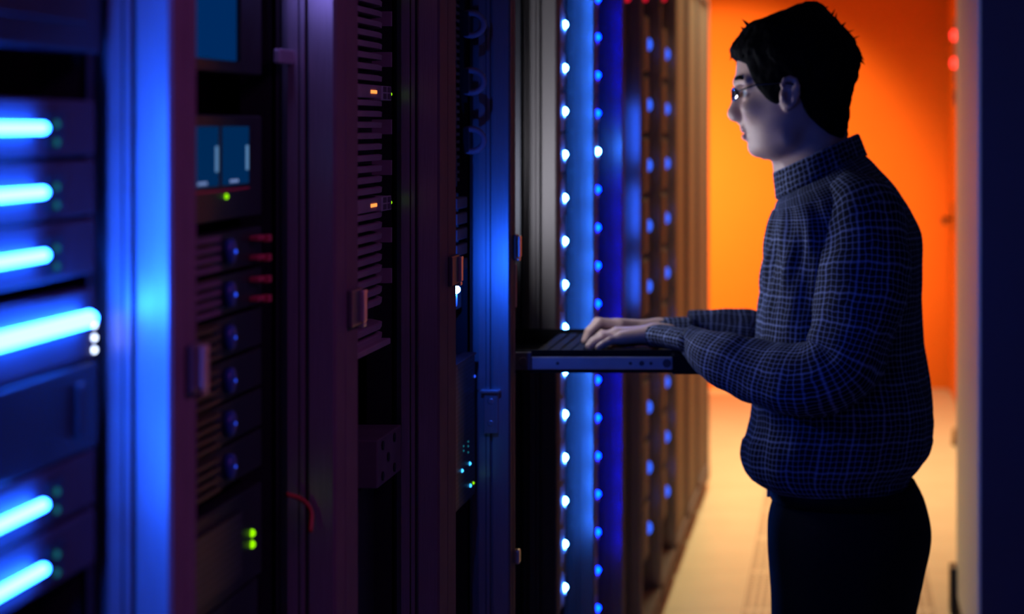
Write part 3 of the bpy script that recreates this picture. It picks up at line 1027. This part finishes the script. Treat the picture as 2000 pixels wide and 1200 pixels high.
# ---- head profile, read in picture pixels: row, front, back, half width (px at his depth)
HEAD = np.array([
    (19, 1560, 1582, 14), (24, 1540, 1594, 30), (34, 1510, 1610, 50), (60, 1464, 1638, 76), (100, 1442, 1660, 86), (125, 1438.5, 1665, 88), (146, 1437, 1661, 88),
    (160, 1436, 1655, 87), (172, 1442, 1650, 85), (185, 1447, 1646, 84), (200, 1449, 1640, 83), (225, 1449, 1628, 80), (241, 1446, 1616, 76), (249, 1446, 1608, 74),
    (255, 1447.5, 1603, 72), (261, 1453, 1598, 70), (267, 1450.5, 1592, 68), (273, 1454, 1587, 66), (278, 1460, 1582, 64), (288, 1462, 1572, 60), (297, 1466, 1562, 53), (304, 1475, 1550, 43), (309, 1495, 1535, 26)], float)
SMOOTH = np.array([(19, 1560), (24, 1540), (34, 1510), (60, 1466), (100, 1447), (146, 1444), (172, 1452), (200, 1456), (225, 1459), (241, 1460), (261, 1464), (278, 1469), (290, 1473), (297, 1477), (304, 1486), (309, 1500)], float)
HAIR = np.array([(4, 1574, 1596, 12), (9, 1553, 1607, 32), (16, 1540, 1613, 50), (28, 1509, 1624, 70), (45, 1463, 1641, 86), (57, 1453, 1653, 92), (72, 1442, 1665, 97), (85, 1431, 1673, 100),
                 (98, 1426, 1679, 102), (115, 1431, 1682, 100), (140, 1437, 1677, 96), (175, 1445, 1668, 91), (210, 1460, 1660, 88), (240, 1480, 1657, 84), (268, 1500, 1655, 76), (285, 1515, 1650, 66)], float)


def ring_field(fl, tab, k, p=2.0, smooth=None, noise=None, below=None, shrink=0.0):
    v0, v1 = tab[0, 0], tab[-1, 0]
    lo = (mx(tab[:, 1].min()) - 0.03, YM - tab[:, 3].max() / SM - 0.03, mz(v1) - 0.02)
    hi = (mx(tab[:, 2].max()) + 0.03, YM + tab[:, 3].max() / SM + 0.03, mz(v0) + 0.02)
    sl, X, Y, Z = fl.sub(lo, hi)
    v = VY - (Z - H) * SM
    fr = mx(np.interp(v, tab[:, 0], tab[:, 1]))
    if smooth is not None:
        fs = mx(np.interp(v, smooth[:, 0], smooth[:, 1]))
        w = np.exp(-((Y - YM) / 0.030) ** 2)
        fr = fs + (fr - fs) * w
    bk = mx(np.interp(v, tab[:, 0], tab[:, 2]))
    hw = np.interp(v, tab[:, 0], tab[:, 3]) / SM
    a = (bk - fr) / 2 - shrink
    hw = hw - shrink
    c = (bk + fr) / 2
    l = (np.abs((X - c) / a) ** p + np.abs((Y - YM) / hw) ** p) ** (1 / p)
    d = (l - 1) * np.minimum(a, hw)
    d = np.maximum(d, np.maximum(v0 - v, v - v1) / SM)
    if noise is not None:
        d = d + noise(X, Y, Z)
    if below is not None:
        vb = np.interp(X, [mx(q[0]) for q in below], [q[1] for q in below])
        d2 = (v - vb) / SM * 0.55
        h_ = np.maximum(0.006 - np.abs(d - d2), 0) / 0.006
        d = np.maximum(d, d2) + h_ * h_ * 0.0015
    fl.put(sl, d.astype(np.float32), k)


_lat = rng.rand(32, 32, 32).astype(np.float32)


def vnoise(X, Y, Z):
    X, Y, Z = np.broadcast_arrays(X, Y, Z)

    def fr(a):
        i = np.floor(a).astype(int)
        t = a - i
        return i, t * t * (3 - 2 * t)
    (i, u), (j, v), (k, w) = fr(X), fr(Y), fr(Z)
    g = lambda a, b, c: _lat[(i + a) % 32, (j + b) % 32, (k + c) % 32]
    r = 0
    for a in (0, 1):
        for b in (0, 1):
            for c in (0, 1):
                r = r + g(a, b, c) * (u if a else 1 - u) * (v if b else 1 - v) * (w if c else 1 - w)
    return r - 0.5


man = empty('person', (mx(1645), YM, 0), 'man in glasses and a dark checked shirt standing with both hands on the keyboard tray', 'person')
MO = tuple(man.location)

# ---- body: one continuous surface
xs = axis(-0.50, 0.003, -0.07, 0.004, 0.03, 0.009, 0.20)
ys = axis(3.56, 0.009, 3.745, 0.003, 4.085, 0.009, 4.16)
zs = axis(-0.01, 0.012, 0.90, 0.009, 1.085, 0.003, 1.20, 0.009, 1.40, 0.003, 1.755)
B = Field(xs, ys, zs)
ring_field(B, HEAD, 0.004, 2.15, SMOOTH)
NP = lambda px, py, w=0.0: (mx(px), YM + w / SM, mz(py))     # w = px towards the far side
# jaw corners and cheeks
for s in (-1, 1):
    B.cone(NP(1484, 291, 14 * s), NP(1540, 268, 52 * s), 0.0135, 0.018, 0.018)
    B.ell(NP(1474, 212, 42 * s), (0.022, 0.016, 0.018), 0.02)
    B.cone(NP(1443, 163, 12 * s), NP(1462, 160, 52 * s), 0.009, 0.008, 0.012)       # brow ridge
    B.ell(NP(1452, 184, 33 * s), (0.010, 0.017, 0.011), 0.012, cut=True)             # eye socket
    B.ell(NP(1466, 182, 33 * s), (0.0125, 0.0125, 0.0118), 0.002)                     # eyeball
    B.cone(NP(1457, 174, 18 * s), NP(1463, 174, 48 * s), 0.0042, 0.0042, 0.004)       # lids
    B.cone(NP(1457, 191, 20 * s), NP(1464, 191, 47 * s), 0.0042, 0.0042, 0.005)
# nose
B.cone(NP(1446, 176), NP(1434, 216), 0.0075, 0.0095, 0.008)
B.ell(NP(1433, 224), (0.0108, 0.0105, 0.0105), 0.008)
B.cone(NP(1452, 196), NP(1446, 226), 0.010, 0.012, 0.012)
for s in (-1, 1):
    B.ell(NP(1442, 228, 11 * s), (0.0095, 0.0065, 0.0075), 0.006)
    B.ell(NP(1438, 236.5, 5.5 * s), (0.0045, 0.0028, 0.003), 0.002, cut=True)
# lips
B.cone(NP(1454, 253, -17), NP(1454, 253, 17), 0.0055, 0.0055, 0.006)
B.cone(NP(1455, 267, -15), NP(1455, 267, 15), 0.0055, 0.0055, 0.006)
B.cone(NP(1452, 260.5, -22), NP(1452, 260.5, 22), 0.0016, 0.0016, 0.003, cut=True)
# ears
for s in (-1, 1):
    e = lambda px, py, w: NP(px, py, w * s)
    B.ell(e(1543, 186, 88), (0.0165, 0.006, 0.0275), 0.006, rot=-0.15)
    ring_ = [(1530, 168), (1535, 158), (1545, 154), (1555, 158), (1560, 170), (1560, 184), (1555, 198), (1547, 208)]
    for q, r_ in zip(ring_[:-1], ring_[1:]):
        B.cone(e(q[0], q[1], 95), e(r_[0], r_[1], 95), 0.0042, 0.0042, 0.003)
    B.cone(e(1541, 207, 92), e(1538, 212, 91), 0.0058, 0.0045, 0.005)
    B.ell(e(1541, 187, 97), (0.0070, 0.0075, 0.0125), 0.003, cut=True)
    B.ell(e(1547, 169, 98), (0.0065, 0.0050, 0.0060), 0.003, cut=True)
    B.cone(e(1553, 170, 96), e(1551, 192, 96), 0.0026, 0.0026, 0.003)
    B.ell(e(1531, 190, 94), (0.004, 0.004, 0.005), 0.004)
# neck
B.cone(NP(1602, 215), NP(1592, 345), 0.048, 0.058, 0.02)
B.cone(NP(1545, 300), NP(1568, 352), 0.026, 0.034, 0.025)
for s in (-1, 1):
    B.cone(NP(1600, 235, 46 * s), NP(1548, 345, 14 * s), 0.012, 0.011, 0.014)
B.ell(NP(1524, 332), (0.010, 0.009, 0.014), 0.016)
# trunk, kept inside the shirt
B.cone(NP(1600, 360), NP(1640, 480), 0.058, 0.090, 0.03)
B.cone(NP(1640, 460), NP(1640, 900), 0.105, 0.105, 0.03)
B.cone(NP(1640, 470, -75), NP(1640, 470, 75), 0.070, 0.070, 0.04)
B.cone(NP(1640, 700, -40), NP(1640, 700, 40), 0.10, 0.10, 0.04)
B.cone(NP(1645, 960, -50), NP(1645, 960, 50), 0.105, 0.105, 0.04)
for s in (-1, 1):
    hip, knee, ank = NP(1648, 1060, 95 * s), NP(1640, 1500, 92 * s), NP(1655, 1850, 92 * s)
    B.cone(hip, knee, 0.078, 0.052, 0.03)
    B.cone(knee, ank, 0.050, 0.036, 0.02)
    B.cone((ank[0], ank[1], 0.06), (ank[0] - 0.13, ank[1], 0.035), 0.034, 0.026, 0.02)
    B.cone(ank, (ank[0], ank[1], 0.06), 0.036, 0.036, 0.02)

# arms and hands; every joint in picture pixels with its own depth
NEAR = dict(sh=(1685, 425, 3.715), el=(1632, 732, 3.645), wr=(1284, 651, 3.864), md=(1390, 688, 3.745))
FAR = dict(sh=(1672, 425, 3.99), el=(1560, 690, 4.10), wr=(1288, 641, 4.035), md=(1430, 646, 4.07))
for A_ in (NEAR, FAR):
    sh, el, wr = P(*A_['sh']), P(*A_['el']), P(*A_['wr'])
    B.cone(P(1650, 430, 3.85), sh, 0.055, 0.046, 0.03)
    B.cone(sh, el, 0.045, 0.036, 0.02)
    md = P(*A_['md'])
    B.cone(el, md, 0.034, 0.019, 0.012)
    B.cone(md, wr, 0.019, 0.0140, 0.008)
HANDS = {
    'near': (NEAR['wr'], {
        'index': [(1214, 657, 3.908), (1183, 661, 3.912), (1166, 670, 3.914), (1157, 678, 3.915)],
        'middle': [(1206, 655, 3.886), (1176, 660, 3.886), (1159, 670, 3.886), (1150, 679, 3.886)],
        'ring': [(1207, 658, 3.865), (1179, 663, 3.862), (1162, 672, 3.861), (1153, 680, 3.860)],
        'pinky': [(1216, 664, 3.846), (1192, 669, 3.838), (1178, 676, 3.835), (1169, 682, 3.833)],
        'thumb': [(1262, 662, 3.895), (1236, 668, 3.922), (1212, 672, 3.932), (1196, 675, 3.934)]}),
    'far': (FAR['wr'], {
        'index': [(1213, 640, 3.990), (1173, 634, 3.984), (1155, 651, 3.982), (1146, 668, 3.980)],
        'middle': [(1204, 638, 4.012), (1167, 633, 4.010), (1150, 651, 4.008), (1143, 669, 4.006)],
        'ring': [(1206, 640, 4.034), (1171, 637, 4.036), (1154, 654, 4.036), (1147, 669, 4.036)],
        'pinky': [(1216, 645, 4.053), (1187, 645, 4.060), (1172, 657, 4.062), (1164, 668, 4.062)],
        'thumb': [(1262, 650, 4.005), (1234, 658, 3.978), (1211, 663, 3.968), (1196, 668, 3.966)]}),
}
FR = {'index': (0.0105, 0.0086, 0.0078, 0.0070), 'middle': (0.0108, 0.0088, 0.0079, 0.0070), 'ring': (0.0105, 0.0083, 0.0075, 0.0067),
      'pinky': (0.0098, 0.0073, 0.0066, 0.0060), 'thumb': (0.0135, 0.0105, 0.0092, 0.0078)}
tips = []
for nm, (wr, fing) in HANDS.items():
    w = P(*wr)
    s = 1 if nm == 'near' else -1
    B.cone(w + Vector((0.02, 0.008, -0.001)), w + Vector((-0.005, 0.008, 0)), 0.0155, 0.0155, 0.012)
    B.cone(w + Vector((0.02, -0.008, -0.001)), w + Vector((-0.005, -0.008, 0)), 0.0155, 0.0155, 0.012)
    for n_, js in fing.items():
        pts = [P(j[0], j[1] - 3, j[2]) for j in js]
        rr = FR[n_]
        if n_ != 'thumb':
            side = {'index': 0.010, 'middle': 0.003, 'ring': -0.004, 'pinky': -0.011}[n_] * s
            a = w + Vector((0, side, -0.001))
            B.cone(a, pts[0], 0.0140, rr[0] + 0.0015, 0.009)
        else:
            B.cone(w + Vector((-0.004, 0.008 * s, -0.003)), pts[0], 0.013, 0.0135, 0.008)
        for i in range(3):
            B.cone(pts[i], pts[i + 1], rr[i], rr[i + 1], 0.0022 if i else 0.005)
            if i == 1:
                B.ell(pts[1], (rr[1] * 1.08,) * 3, 0.002)
        tips.append((pts[3], pts[2], rr[3]))
pos, quads = B.mesh()
cen = pos[quads].mean(1)
mi = np.zeros(len(quads), np.int32)
for s in (-1, 1):
    c0 = np.array(NP(1466, 182, 33 * s))
    d = np.linalg.norm(cen - c0, axis=1)
    inball = (d < 0.0135) & (np.abs(cen[:, 2] - c0[2]) < 0.0085) & (cen[:, 0] < c0[0] + 0.004)
    mi[inball] = 1
    mi[inball & (np.hypot(cen[:, 1] - c0[1], cen[:, 2] - c0[2] + 0.001) < 0.0052)] = 2
vv = VY - (cen[:, 2] - H) * SM
mi[(vv > 249) & (vv < 271) & (cen[:, 0] < mx(1461)) & (np.abs(cen[:, 1] - YM) < 0.021)] = 3
body = np_mesh('body', pos, quads, [M['skin'], M['eyewhite'], M['iris'], M['lip']], man, MO, mi)

# ---- hair
hx = axis(mx(1410), 0.0026, mx(1700))
hy = axis(YM - 0.115, 0.0028, YM + 0.115)
hz = axis(mz(300), 0.0026, mz(-15))
HF = Field(hx, hy, hz)


def hnoise(X, Y, Z):
    a = vnoise(X * 55 + Z * 30, Y * 130, Z * 55 - X * 30) * 0.0055
    b = vnoise(X * 130 + Z * 60, Y * 300, Z * 130 - X * 60) * 0.003
    return a + b


LINE = [(1400, 116), (1424, 114), (1436, 119), (1446, 121), (1459, 126), (1466, 142), (1474, 160), (1484, 178), (1497, 193), (1510, 203), (1520, 207), (1528, 205), (1540, 190), (1556, 185), (1565, 195), (1570, 212), (1580, 228), (1600, 247), (1620, 262), (1640, 270), (1660, 274), (1690, 274)]
ring_field(HF, HAIR, 0.004, 2.2, noise=hnoise, below=LINE)
hp_, hq_ = HF.mesh()
hair = np_mesh('hair', hp_, hq_, [M['hair']], man, MO)
hair['label'] = 'short dark hair'
# loose tufts along the outline
tf = MB(MO)


def tuft(px, py, qx, qy, w, r=0.006, sag=0.0):
    a, b = Vector(NP(px, py, w)), Vector(NP(qx, qy, w * 1.03))
    mid = (a + b) / 2 + Vector((0, 0, sag))
    pts = [Vector(p) for p in catmull([tuple(a), tuple(mid), tuple(b)], 4)]
    n = len(pts)
    tf.tube(pts, [max(r * (1 - (i / (n - 1)) ** 1.4), 0.0004) for i in range(n)], 6)


for w in range(-70, 71, 10):
    f_ = 1 - (w / 92.0) ** 2
    bx = 1560 - 118 * math.sqrt(max(f_, 0.05))
    tuft(bx + 4, 88 + rng.randint(-4, 5), bx - 15 + rng.randint(-5, 5), 112 + rng.randint(-8, 7), w, 0.008, 0.004)
    tuft(bx + 10, 102, bx - 6 + rng.randint(-5, 6), 124 + rng.randint(-7, 4), w + 4, 0.007, 0.002)
for (a, b, c, d, w, r) in ((1464, 52, 1449, 37, 0, .004), (1458, 62, 1446, 52, 8, .005), (1630, 44, 1634, 24, 0, .003), (1622, 36, 1631, 18, -6, .003), (1648, 66, 1668, 58, 4, .0025), (1658, 80, 1679, 70, -5, .0025),
                           (1672, 100, 1688, 118, 0, .005), (1676, 112, 1689, 126, 10, .004), (1600, 22, 1618, 12, 5, .005), (1570, 12, 1590, 2, -5, .006), (1540, 22, 1566, 6, 6, .006), (1640, 56, 1652, 44, -10, .004)):
    tuft(a, b, c, d, w, r)
tf.build('loose_tuft', M['hair'], hair, True)
eb = MB(MO)
for s in (-1, 1):
    eb.tube([NP(1438, 160, 10 * s), NP(1440, 154, 24 * s), NP(1447, 152, 42 * s), NP(1460, 158, 60 * s)], [0.002, 0.0042, 0.004, 0.0012], 8)
eb.build('eyebrow', M['hair'], man, True)

# ---- glasses
gl = MB(MO)
fr_x = lambda w: mx(1429.5) + (abs(w) / 56.0) ** 2 * 0.014
for s in (-1, 1):
    el_ = [Vector((fr_x(31 + 25 * math.cos(t)), YM + s * (31 + 25 * math.cos(t)) / SM, mz(185 - 12.5 * math.sin(t)))) for t in np.linspace(0, 2 * PI, 33)]
    gl.tube(el_, 0.0011, 8)
    gl.tube([Vector((fr_x(56), YM + s * 56 / SM, mz(179))), NP(1452, 176, 66 * s), NP(1478, 168, 84 * s), NP(1530, 163, 97 * s), NP(1556, 168, 95 * s), NP(1566, 190, 93 * s)], 0.0013, 8)
gl.tube([Vector((fr_x(6), YM - 6 / SM, mz(180))), Vector((fr_x(0) - 0.001, YM, mz(177))), Vector((fr_x(6), YM + 6 / SM, mz(180)))], 0.0012, 8)
go = gl.build('glasses', M['wire'], man, True)
go['label'] = 'thin wire-framed glasses'
for s in (-1, 1):
    lm = MB(MO)
    rings = []
    for off_ in (0.0, 0.0012):
        for f_ in ((0.05, 0.5, 0.97) if off_ == 0 else (0.97, 0.5, 0.05)):
            rings.append([Vector((fr_x(31 + 25 * f_ * math.cos(t)) + off_, YM + s * (31 + 25 * f_ * math.cos(t)) / SM, mz(185 - 12.5 * f_ * math.sin(t)))) for t in np.linspace(0, 2 * PI, 24, endpoint=False)])
    lm.rings(rings).build('lens', M['lens'], go, True)

# ---- clothes
def fold(p, amp=1.0):
    return amp * (mnoise.noise(p * 9.0) * 0.006 + mnoise.noise(p * 23.0) * 0.0028)


def garment_ring(v, xf, xb, hw, tilt=0.0, p=2.5, n=96, amp=1.0):
    out = []
    a, c = (mx(xb) - mx(xf)) / 2, (mx(xb) + mx(xf)) / 2
    for j in range(n):
        t = 2 * PI * j / n
        ct, st = math.cos(t), math.sin(t)
        r = (abs(ct) ** p + abs(st) ** p) ** (-1 / p)
        q = Vector((c + a * r * ct, YM + hw * r * st, mz(v - tilt * r * ct)))
        nrm = Vector((ct / max(a, 1e-3), st / max(hw, 1e-3), 0)).normalized()
        q += nrm * fold(Vector((q.x, q.y, q.z * 0.8)), amp)
        if amp > 0.6:                                   # drawn folds on the chest, running down from the shoulders
            win = math.exp(-((q.z - 1.30) / 0.10) ** 2) * max(0.0, -ct) ** 0.6
            q += nrm * win * (0.0065 * math.sin(15 * abs(t - PI) + 26 * q.z) + 0.004 * math.sin(31 * abs(t - PI) - 34 * q.z))
            wn2 = math.exp(-((q.z - 0.97) / 0.05) ** 2)
            q += nrm * wn2 * 0.002 * math.sin(19 * t + 40 * q.z)
        out.append(q)
    return out


TORSO = [(341, 1532, 1672, .066, 44), (344, 1522, 1684, .078, 44), (354, 1516, 1700, .102, 42), (367, 1514, 1718, .132, 36), (382, 1512, 1740, .158, 28), (400, 1510, 1759, .176, 18), (425, 1507, 1779, .186, 8), (455, 1503, 1797, .190, 2),
         (500, 1497, 1802, .190), (567, 1488, 1803, .187), (627, 1480, 1800, .184), (700, 1474, 1806, .182), (750, 1472, 1815, .182), (806, 1470, 1822, .183), (835, 1465, 1820, .183),
         (862, 1459, 1818, .182), (885, 1456, 1813, .180), (905, 1459, 1800, .177), (920, 1466, 1788, .173), (935, 1480, 1780, .169), (945, 1500, 1772, .164), (951, 1516, 1764, .158), (948, 1530, 1752, .148)]
TORSO = [q if len(q) == 5 else q + (0,) for q in TORSO]
ti = catmull(TORSO, 5)
rings = [garment_ring(*r, amp=(1.0 if r[0] > 380 else 0.35) * (1.6 if 850 < r[0] < 930 else 1.0)) for r in ti]
n = 96
ref = rings[len(rings) // 2]
us = [0.0]
for j in range(n):
    us.append(us[-1] + (ref[(j + 1) % n] - ref[j]).length)
vsum = [0.0]
for i in range(1, len(rings)):
    vsum.append(vsum[-1] + max((rings[i][n // 4] - rings[i - 1][n // 4]).length, abs(rings[i][0].z - rings[i - 1][0].z)))
sh_ = MB(MO).rings(rings, uv=(us, vsum), flip=True)
shirt = sh_.build('shirt', M['plaid'], man, True)
shirt['label'] = 'dark blue checked long-sleeved shirt'


def sleeve(path, name, amp=1.0, n=40, k=7):
    """path: px, py, depth, radius across the image, radius along depth"""
    cr = catmull(path, k)
    pts = [P(q[0], q[1], q[2]) for q in cr]
    fr = frames(pts, Vector((0, 1, 0)))
    rings, vs, us = [], [0.0], None
    for i, (p, (t, u, w)) in enumerate(zip(pts, fr)):
        ra, rb = cr[i][3], cr[i][4]
        ring = []
        for j in range(n):
            a = 2 * PI * j / n
            q = p + u * math.cos(a) * rb + w * math.sin(a) * ra
            q += (u * math.cos(a) + w * math.sin(a)) * fold(q * 1.3, amp)
            ring.append(q)
        rings.append(ring)
        if i:
            vs.append(vs[-1] + (pts[i] - pts[i - 1]).length)
    rm = max(0.074 if len(cr) > 40 else 0.03, sum(c[3] + c[4] for c in cr) / len(cr) / 2)
    us = [2 * PI * rm * j / n for j in range(n + 1)]
    return MB(MO).rings(rings, uv=(us, vs)).build(name, M['plaid'], shirt, True)


sleeve([(1640, 388, 3.80, .045, .040), (1658, 402, 3.755, .062, .052), (1680, 435, 3.708, .082, .062), (1686, 500, 3.680, .090, .064), (1678, 580, 3.660, .092, .062), (1662, 660, 3.648, .084, .060),
        (1640, 715, 3.640, .074, .060), (1585, 742, 3.638, .070, .056), (1510, 733, 3.668, .062, .051), (1440, 708, 3.705, .050, .044), (1390, 690, 3.745, .040, .038), (1350, 670, 3.786, .026, .034)], 'sleeve', 1.6)
sleeve([(1356, 673, 3.784, .0265, .032), (1350, 668, 3.786, .0215, .032), (1320, 661, 3.823, .0210, .031), (1285, 656, 3.860, .0205, .030), (1274, 655, 3.870, .0195, .029), (1277, 655, 3.867, .017, .027)], 'cuff', 0.25, k=5)
sleeve([(1640, 388, 3.90, .045, .040), (1655, 402, 3.96, .060, .052), (1668, 440, 4.00, .074, .060), (1660, 530, 4.045, .070, .060), (1630, 630, 4.08, .066, .058), (1575, 675, 4.095, .052, .052), (1500, 666, 4.085, .040, .045),
        (1466, 655, 4.08, .031, .043), (1452, 648, 4.078, .038, .043), (1430, 646, 4.07, .033, .042), (1390, 640, 4.06, .026, .036), (1345, 640, 4.05, .0195, .032)], 'sleeve', 0.9)
sleeve([(1352, 641, 4.048, .0205, .032), (1320, 641, 4.043, .0200, .031), (1290, 641, 4.036, .0195, .030), (1281, 641, 4.034, .0185, .029), (1284, 641, 4.035, .016, .026)], 'cuff', 0.25, k=5)

# collar: a standing band that rises towards the nape, open at the throat
cb = MB(MO)
n = 44
t0, t1 = -PI + 0.10, PI - 0.10


def collar_pt(t, hgt, out):
    """t = 0 at the nape, +-pi at the throat"""
    f_ = (1 + math.cos(t)) / 2                      # 1 nape, 0 throat
    topx, topy = 1510 + (1677 - 1510) * f_, 338 - (338 - 262) * f_ ** 0.95
    botx, boty = 1522 + (1687 - 1522) * f_, 388 - (388 - 303) * f_ ** 0.95
    x, y = topx + (botx - topx) * hgt, topy + (boty - topy) * hgt
    w = math.sin(t) * (74 + 12 * hgt) * (0.55 + 0.45 * abs(math.sin(t)) ** 0.5)
    q = Vector(NP(x, y, w))
    dirn = Vector((math.cos(t), math.sin(t), 0))
    return q + dirn * out


prof = [(1.02, -0.004), (0.6, -0.006), (0.04, -0.006), (-0.02, -0.003), (0.0, 0.001), (0.3, 0.003), (0.7, 0.005), (1.0, 0.007), (1.06, 0.003)]
rings, us2, vs2 = [], [0], []
for i in range(n + 1):
    t = t0 + (t1 - t0) * i / n
    rings.append([collar_pt(t, a, b) for a, b in prof])
for a, b in zip(prof, prof[1:] + prof[:1]):
    us2.append(us2[-1] + abs(a[0] - b[0]) * 0.042 + 0.001)
for i in range(n + 1):
    vs2.append(0.0 if i == 0 else vs2[-1] + (rings[i][5] - rings[i - 1][5]).length)
cb.rings(rings, uv=(us2, vs2)).build('collar', M['plaid'], shirt, True)
# yoke: cloth running from the collar down to the shoulders is part of the shirt body above
bt = MB(MO)
for v in (430, 520, 610, 700, 790, 870):
    k_ = min(range(len(ti)), key=lambda i: abs(ti[i][0] - v))
    bt.disc((mx(ti[k_][1]) + 0.001, YM, mz(v)), (-1, 0, 0), 0.0055, 0.003, 12)
bt.build('button', M['button'], shirt, True)

TR = [(940, 1520, 1770, .150), (965, 1513, 1800, .160), (1000, 1504, 1812, .172), (1035, 1500, 1817, .180), (1070, 1500, 1814, .184), (1125, 1504, 1802, .186), (1200, 1506, 1787, .186), (1235, 1512, 1776, .186), (1250, 1540, 1750, .17)]
tr = MB(MO).rings([garment_ring(*r, amp=0.5) for r in catmull(TR, 4)], flip=True)
for s in (-1, 1):
    a = Vector(NP(1648, 1130, 84 * s))
    kn, an = Vector(NP(1640, 1500, 92 * s)), Vector(NP(1655, 1850, 92 * s))
    bot = Vector((an.x, an.y, 0.035))
    tr.tube([a, (a + kn) / 2, kn, an, bot], [0.090, 0.085, 0.068, 0.058, 0.060], 28)
tro = tr.build('trousers', M['trousers'], man, True)
bl = MB(MO)
hi_, lo_ = [], []
RB = [(942, 1506, 1786, .165), (944, 1503, 1789, .168), (966, 1506, 1801, .168), (968, 1509, 1799, .165)]
bl.rings([garment_ring(*r, amp=0.3) for r in RB], flip=True, caps=False)
bo = bl.build('belt', M['belt'], man, True)
MB(MO).box(mx(1498), mx(1506), YM - 0.022, YM + 0.022, mz(968), mz(942)).build('buckle', M['latch'], bo, bevel=0.002)
for s in (-1, 1):
    an = NP(1655, 1850, 92 * s)
    sh2 = MB(MO)
    rings = []
    for x, hw, hz_ in ((0.075, .018, .03), (0.065, .033, .06), (0.03, .038, .085), (-0.03, .040, .085), (-0.09, .044, .062), (-0.14, .046, .048), (-0.18, .040, .038), (-0.20, .022, .026)):
        rings.append([Vector((an[0] + x, an[1] + hw * math.cos(t), max(hz_ * 0.5 + hz_ * 0.62 * math.sin(t), 0.002))) for t in np.linspace(0, 2 * PI, 20, endpoint=False)])
    sh2.rings(rings, flip=True).build('shoe', M['belt'], man, True)
# ------------------------------------------------------------------ lights of the room
def area(name, loc, rot, sx, sy, power, col, spread=PI):
    l = bpy.data.lights.new(name, 'AREA')
    l.shape = 'RECTANGLE'
    l.size, l.size_y = sx, sy
    l.energy, l.color = power, col
    l.spread = spread
    o = bpy.data.objects.new(name, l)
    o.location, o.rotation_euler = loc, rot
    C.objects.link(o)
    return o


def spot(name, loc, target, power, col, angle, blend, r=0.05):
    l = bpy.data.lights.new(name, 'SPOT')
    l.energy, l.color, l.spot_size, l.spot_blend, l.shadow_soft_size = power, col, angle, blend, r
    o = bpy.data.objects.new(name, l)
    o.location = loc
    o.rotation_euler = (Vector(target) - Vector(loc)).to_track_quat('-Z', 'Y').to_euler()
    C.objects.link(o)
    return o


area('warm_ceiling_lamp', (-0.35, 9.5, 2.70), (0, 0, 0), 0.5, 3.0, 88, (1.0, 0.85, 0.42), math.radians(150))
spot('warm_wall_washer', (-1.1, 11.6, 1.3), (-1.1 + .193, 11.6 + .973, 1.3 - .13), 135, (1.0, 0.60, 0.25), math.radians(98), 0.22, 0.05)
area('violet_ceiling_lamp', (0.9, 1.15, 2.60), (0, math.radians(52), 0), 0.4, 2.0, 6, (0.54, 0.11, 0.62), math.radians(95))

w = bpy.data.worlds.new('World')
bpy.context.scene.world = w
w.use_nodes = True
w.node_tree.nodes['Background'].inputs[0].default_value = (0.010, 0.006, 0.03, 1)
w.node_tree.nodes['Background'].inputs[1].default_value = 0.3

# ------------------------------------------------------------------ camera
cam = bpy.data.cameras.new('camera')
cam.sensor_width = 36.0
cam.sensor_fit = 'HORIZONTAL'
cam.lens = F / 2000.0 * 36.0
cam.shift_x = -(VX - 1000.0) / 2000.0
cam.shift_y = -(600.0 - VY) / 2000.0
cam.clip_start = 0.05
cam.dof.use_dof = True
cam.dof.focus_distance = 3.05
cam.dof.aperture_fstop = 4.5
co = bpy.data.objects.new('camera', cam)
co.location = (0, 0, H)
co.rotation_euler = (PI / 2, 0, 0)
C.objects.link(co)
sc = bpy.context.scene
sc.camera = co
sc.view_settings.view_transform = 'Standard'
sc.view_settings.look = 'None'
sc.view_settings.exposure = 0.0
sc.view_settings.gamma = 1.0
sc.view_settings.use_curve_mapping = False
sc.cycles.use_denoising = True
sc.cycles.use_light_tree = True
sc.cycles.sample_clamp_indirect = 4.0
sc.cycles.max_bounces = 6
sc.cycles.caustics_reflective = False
sc.cycles.caustics_refractive = False
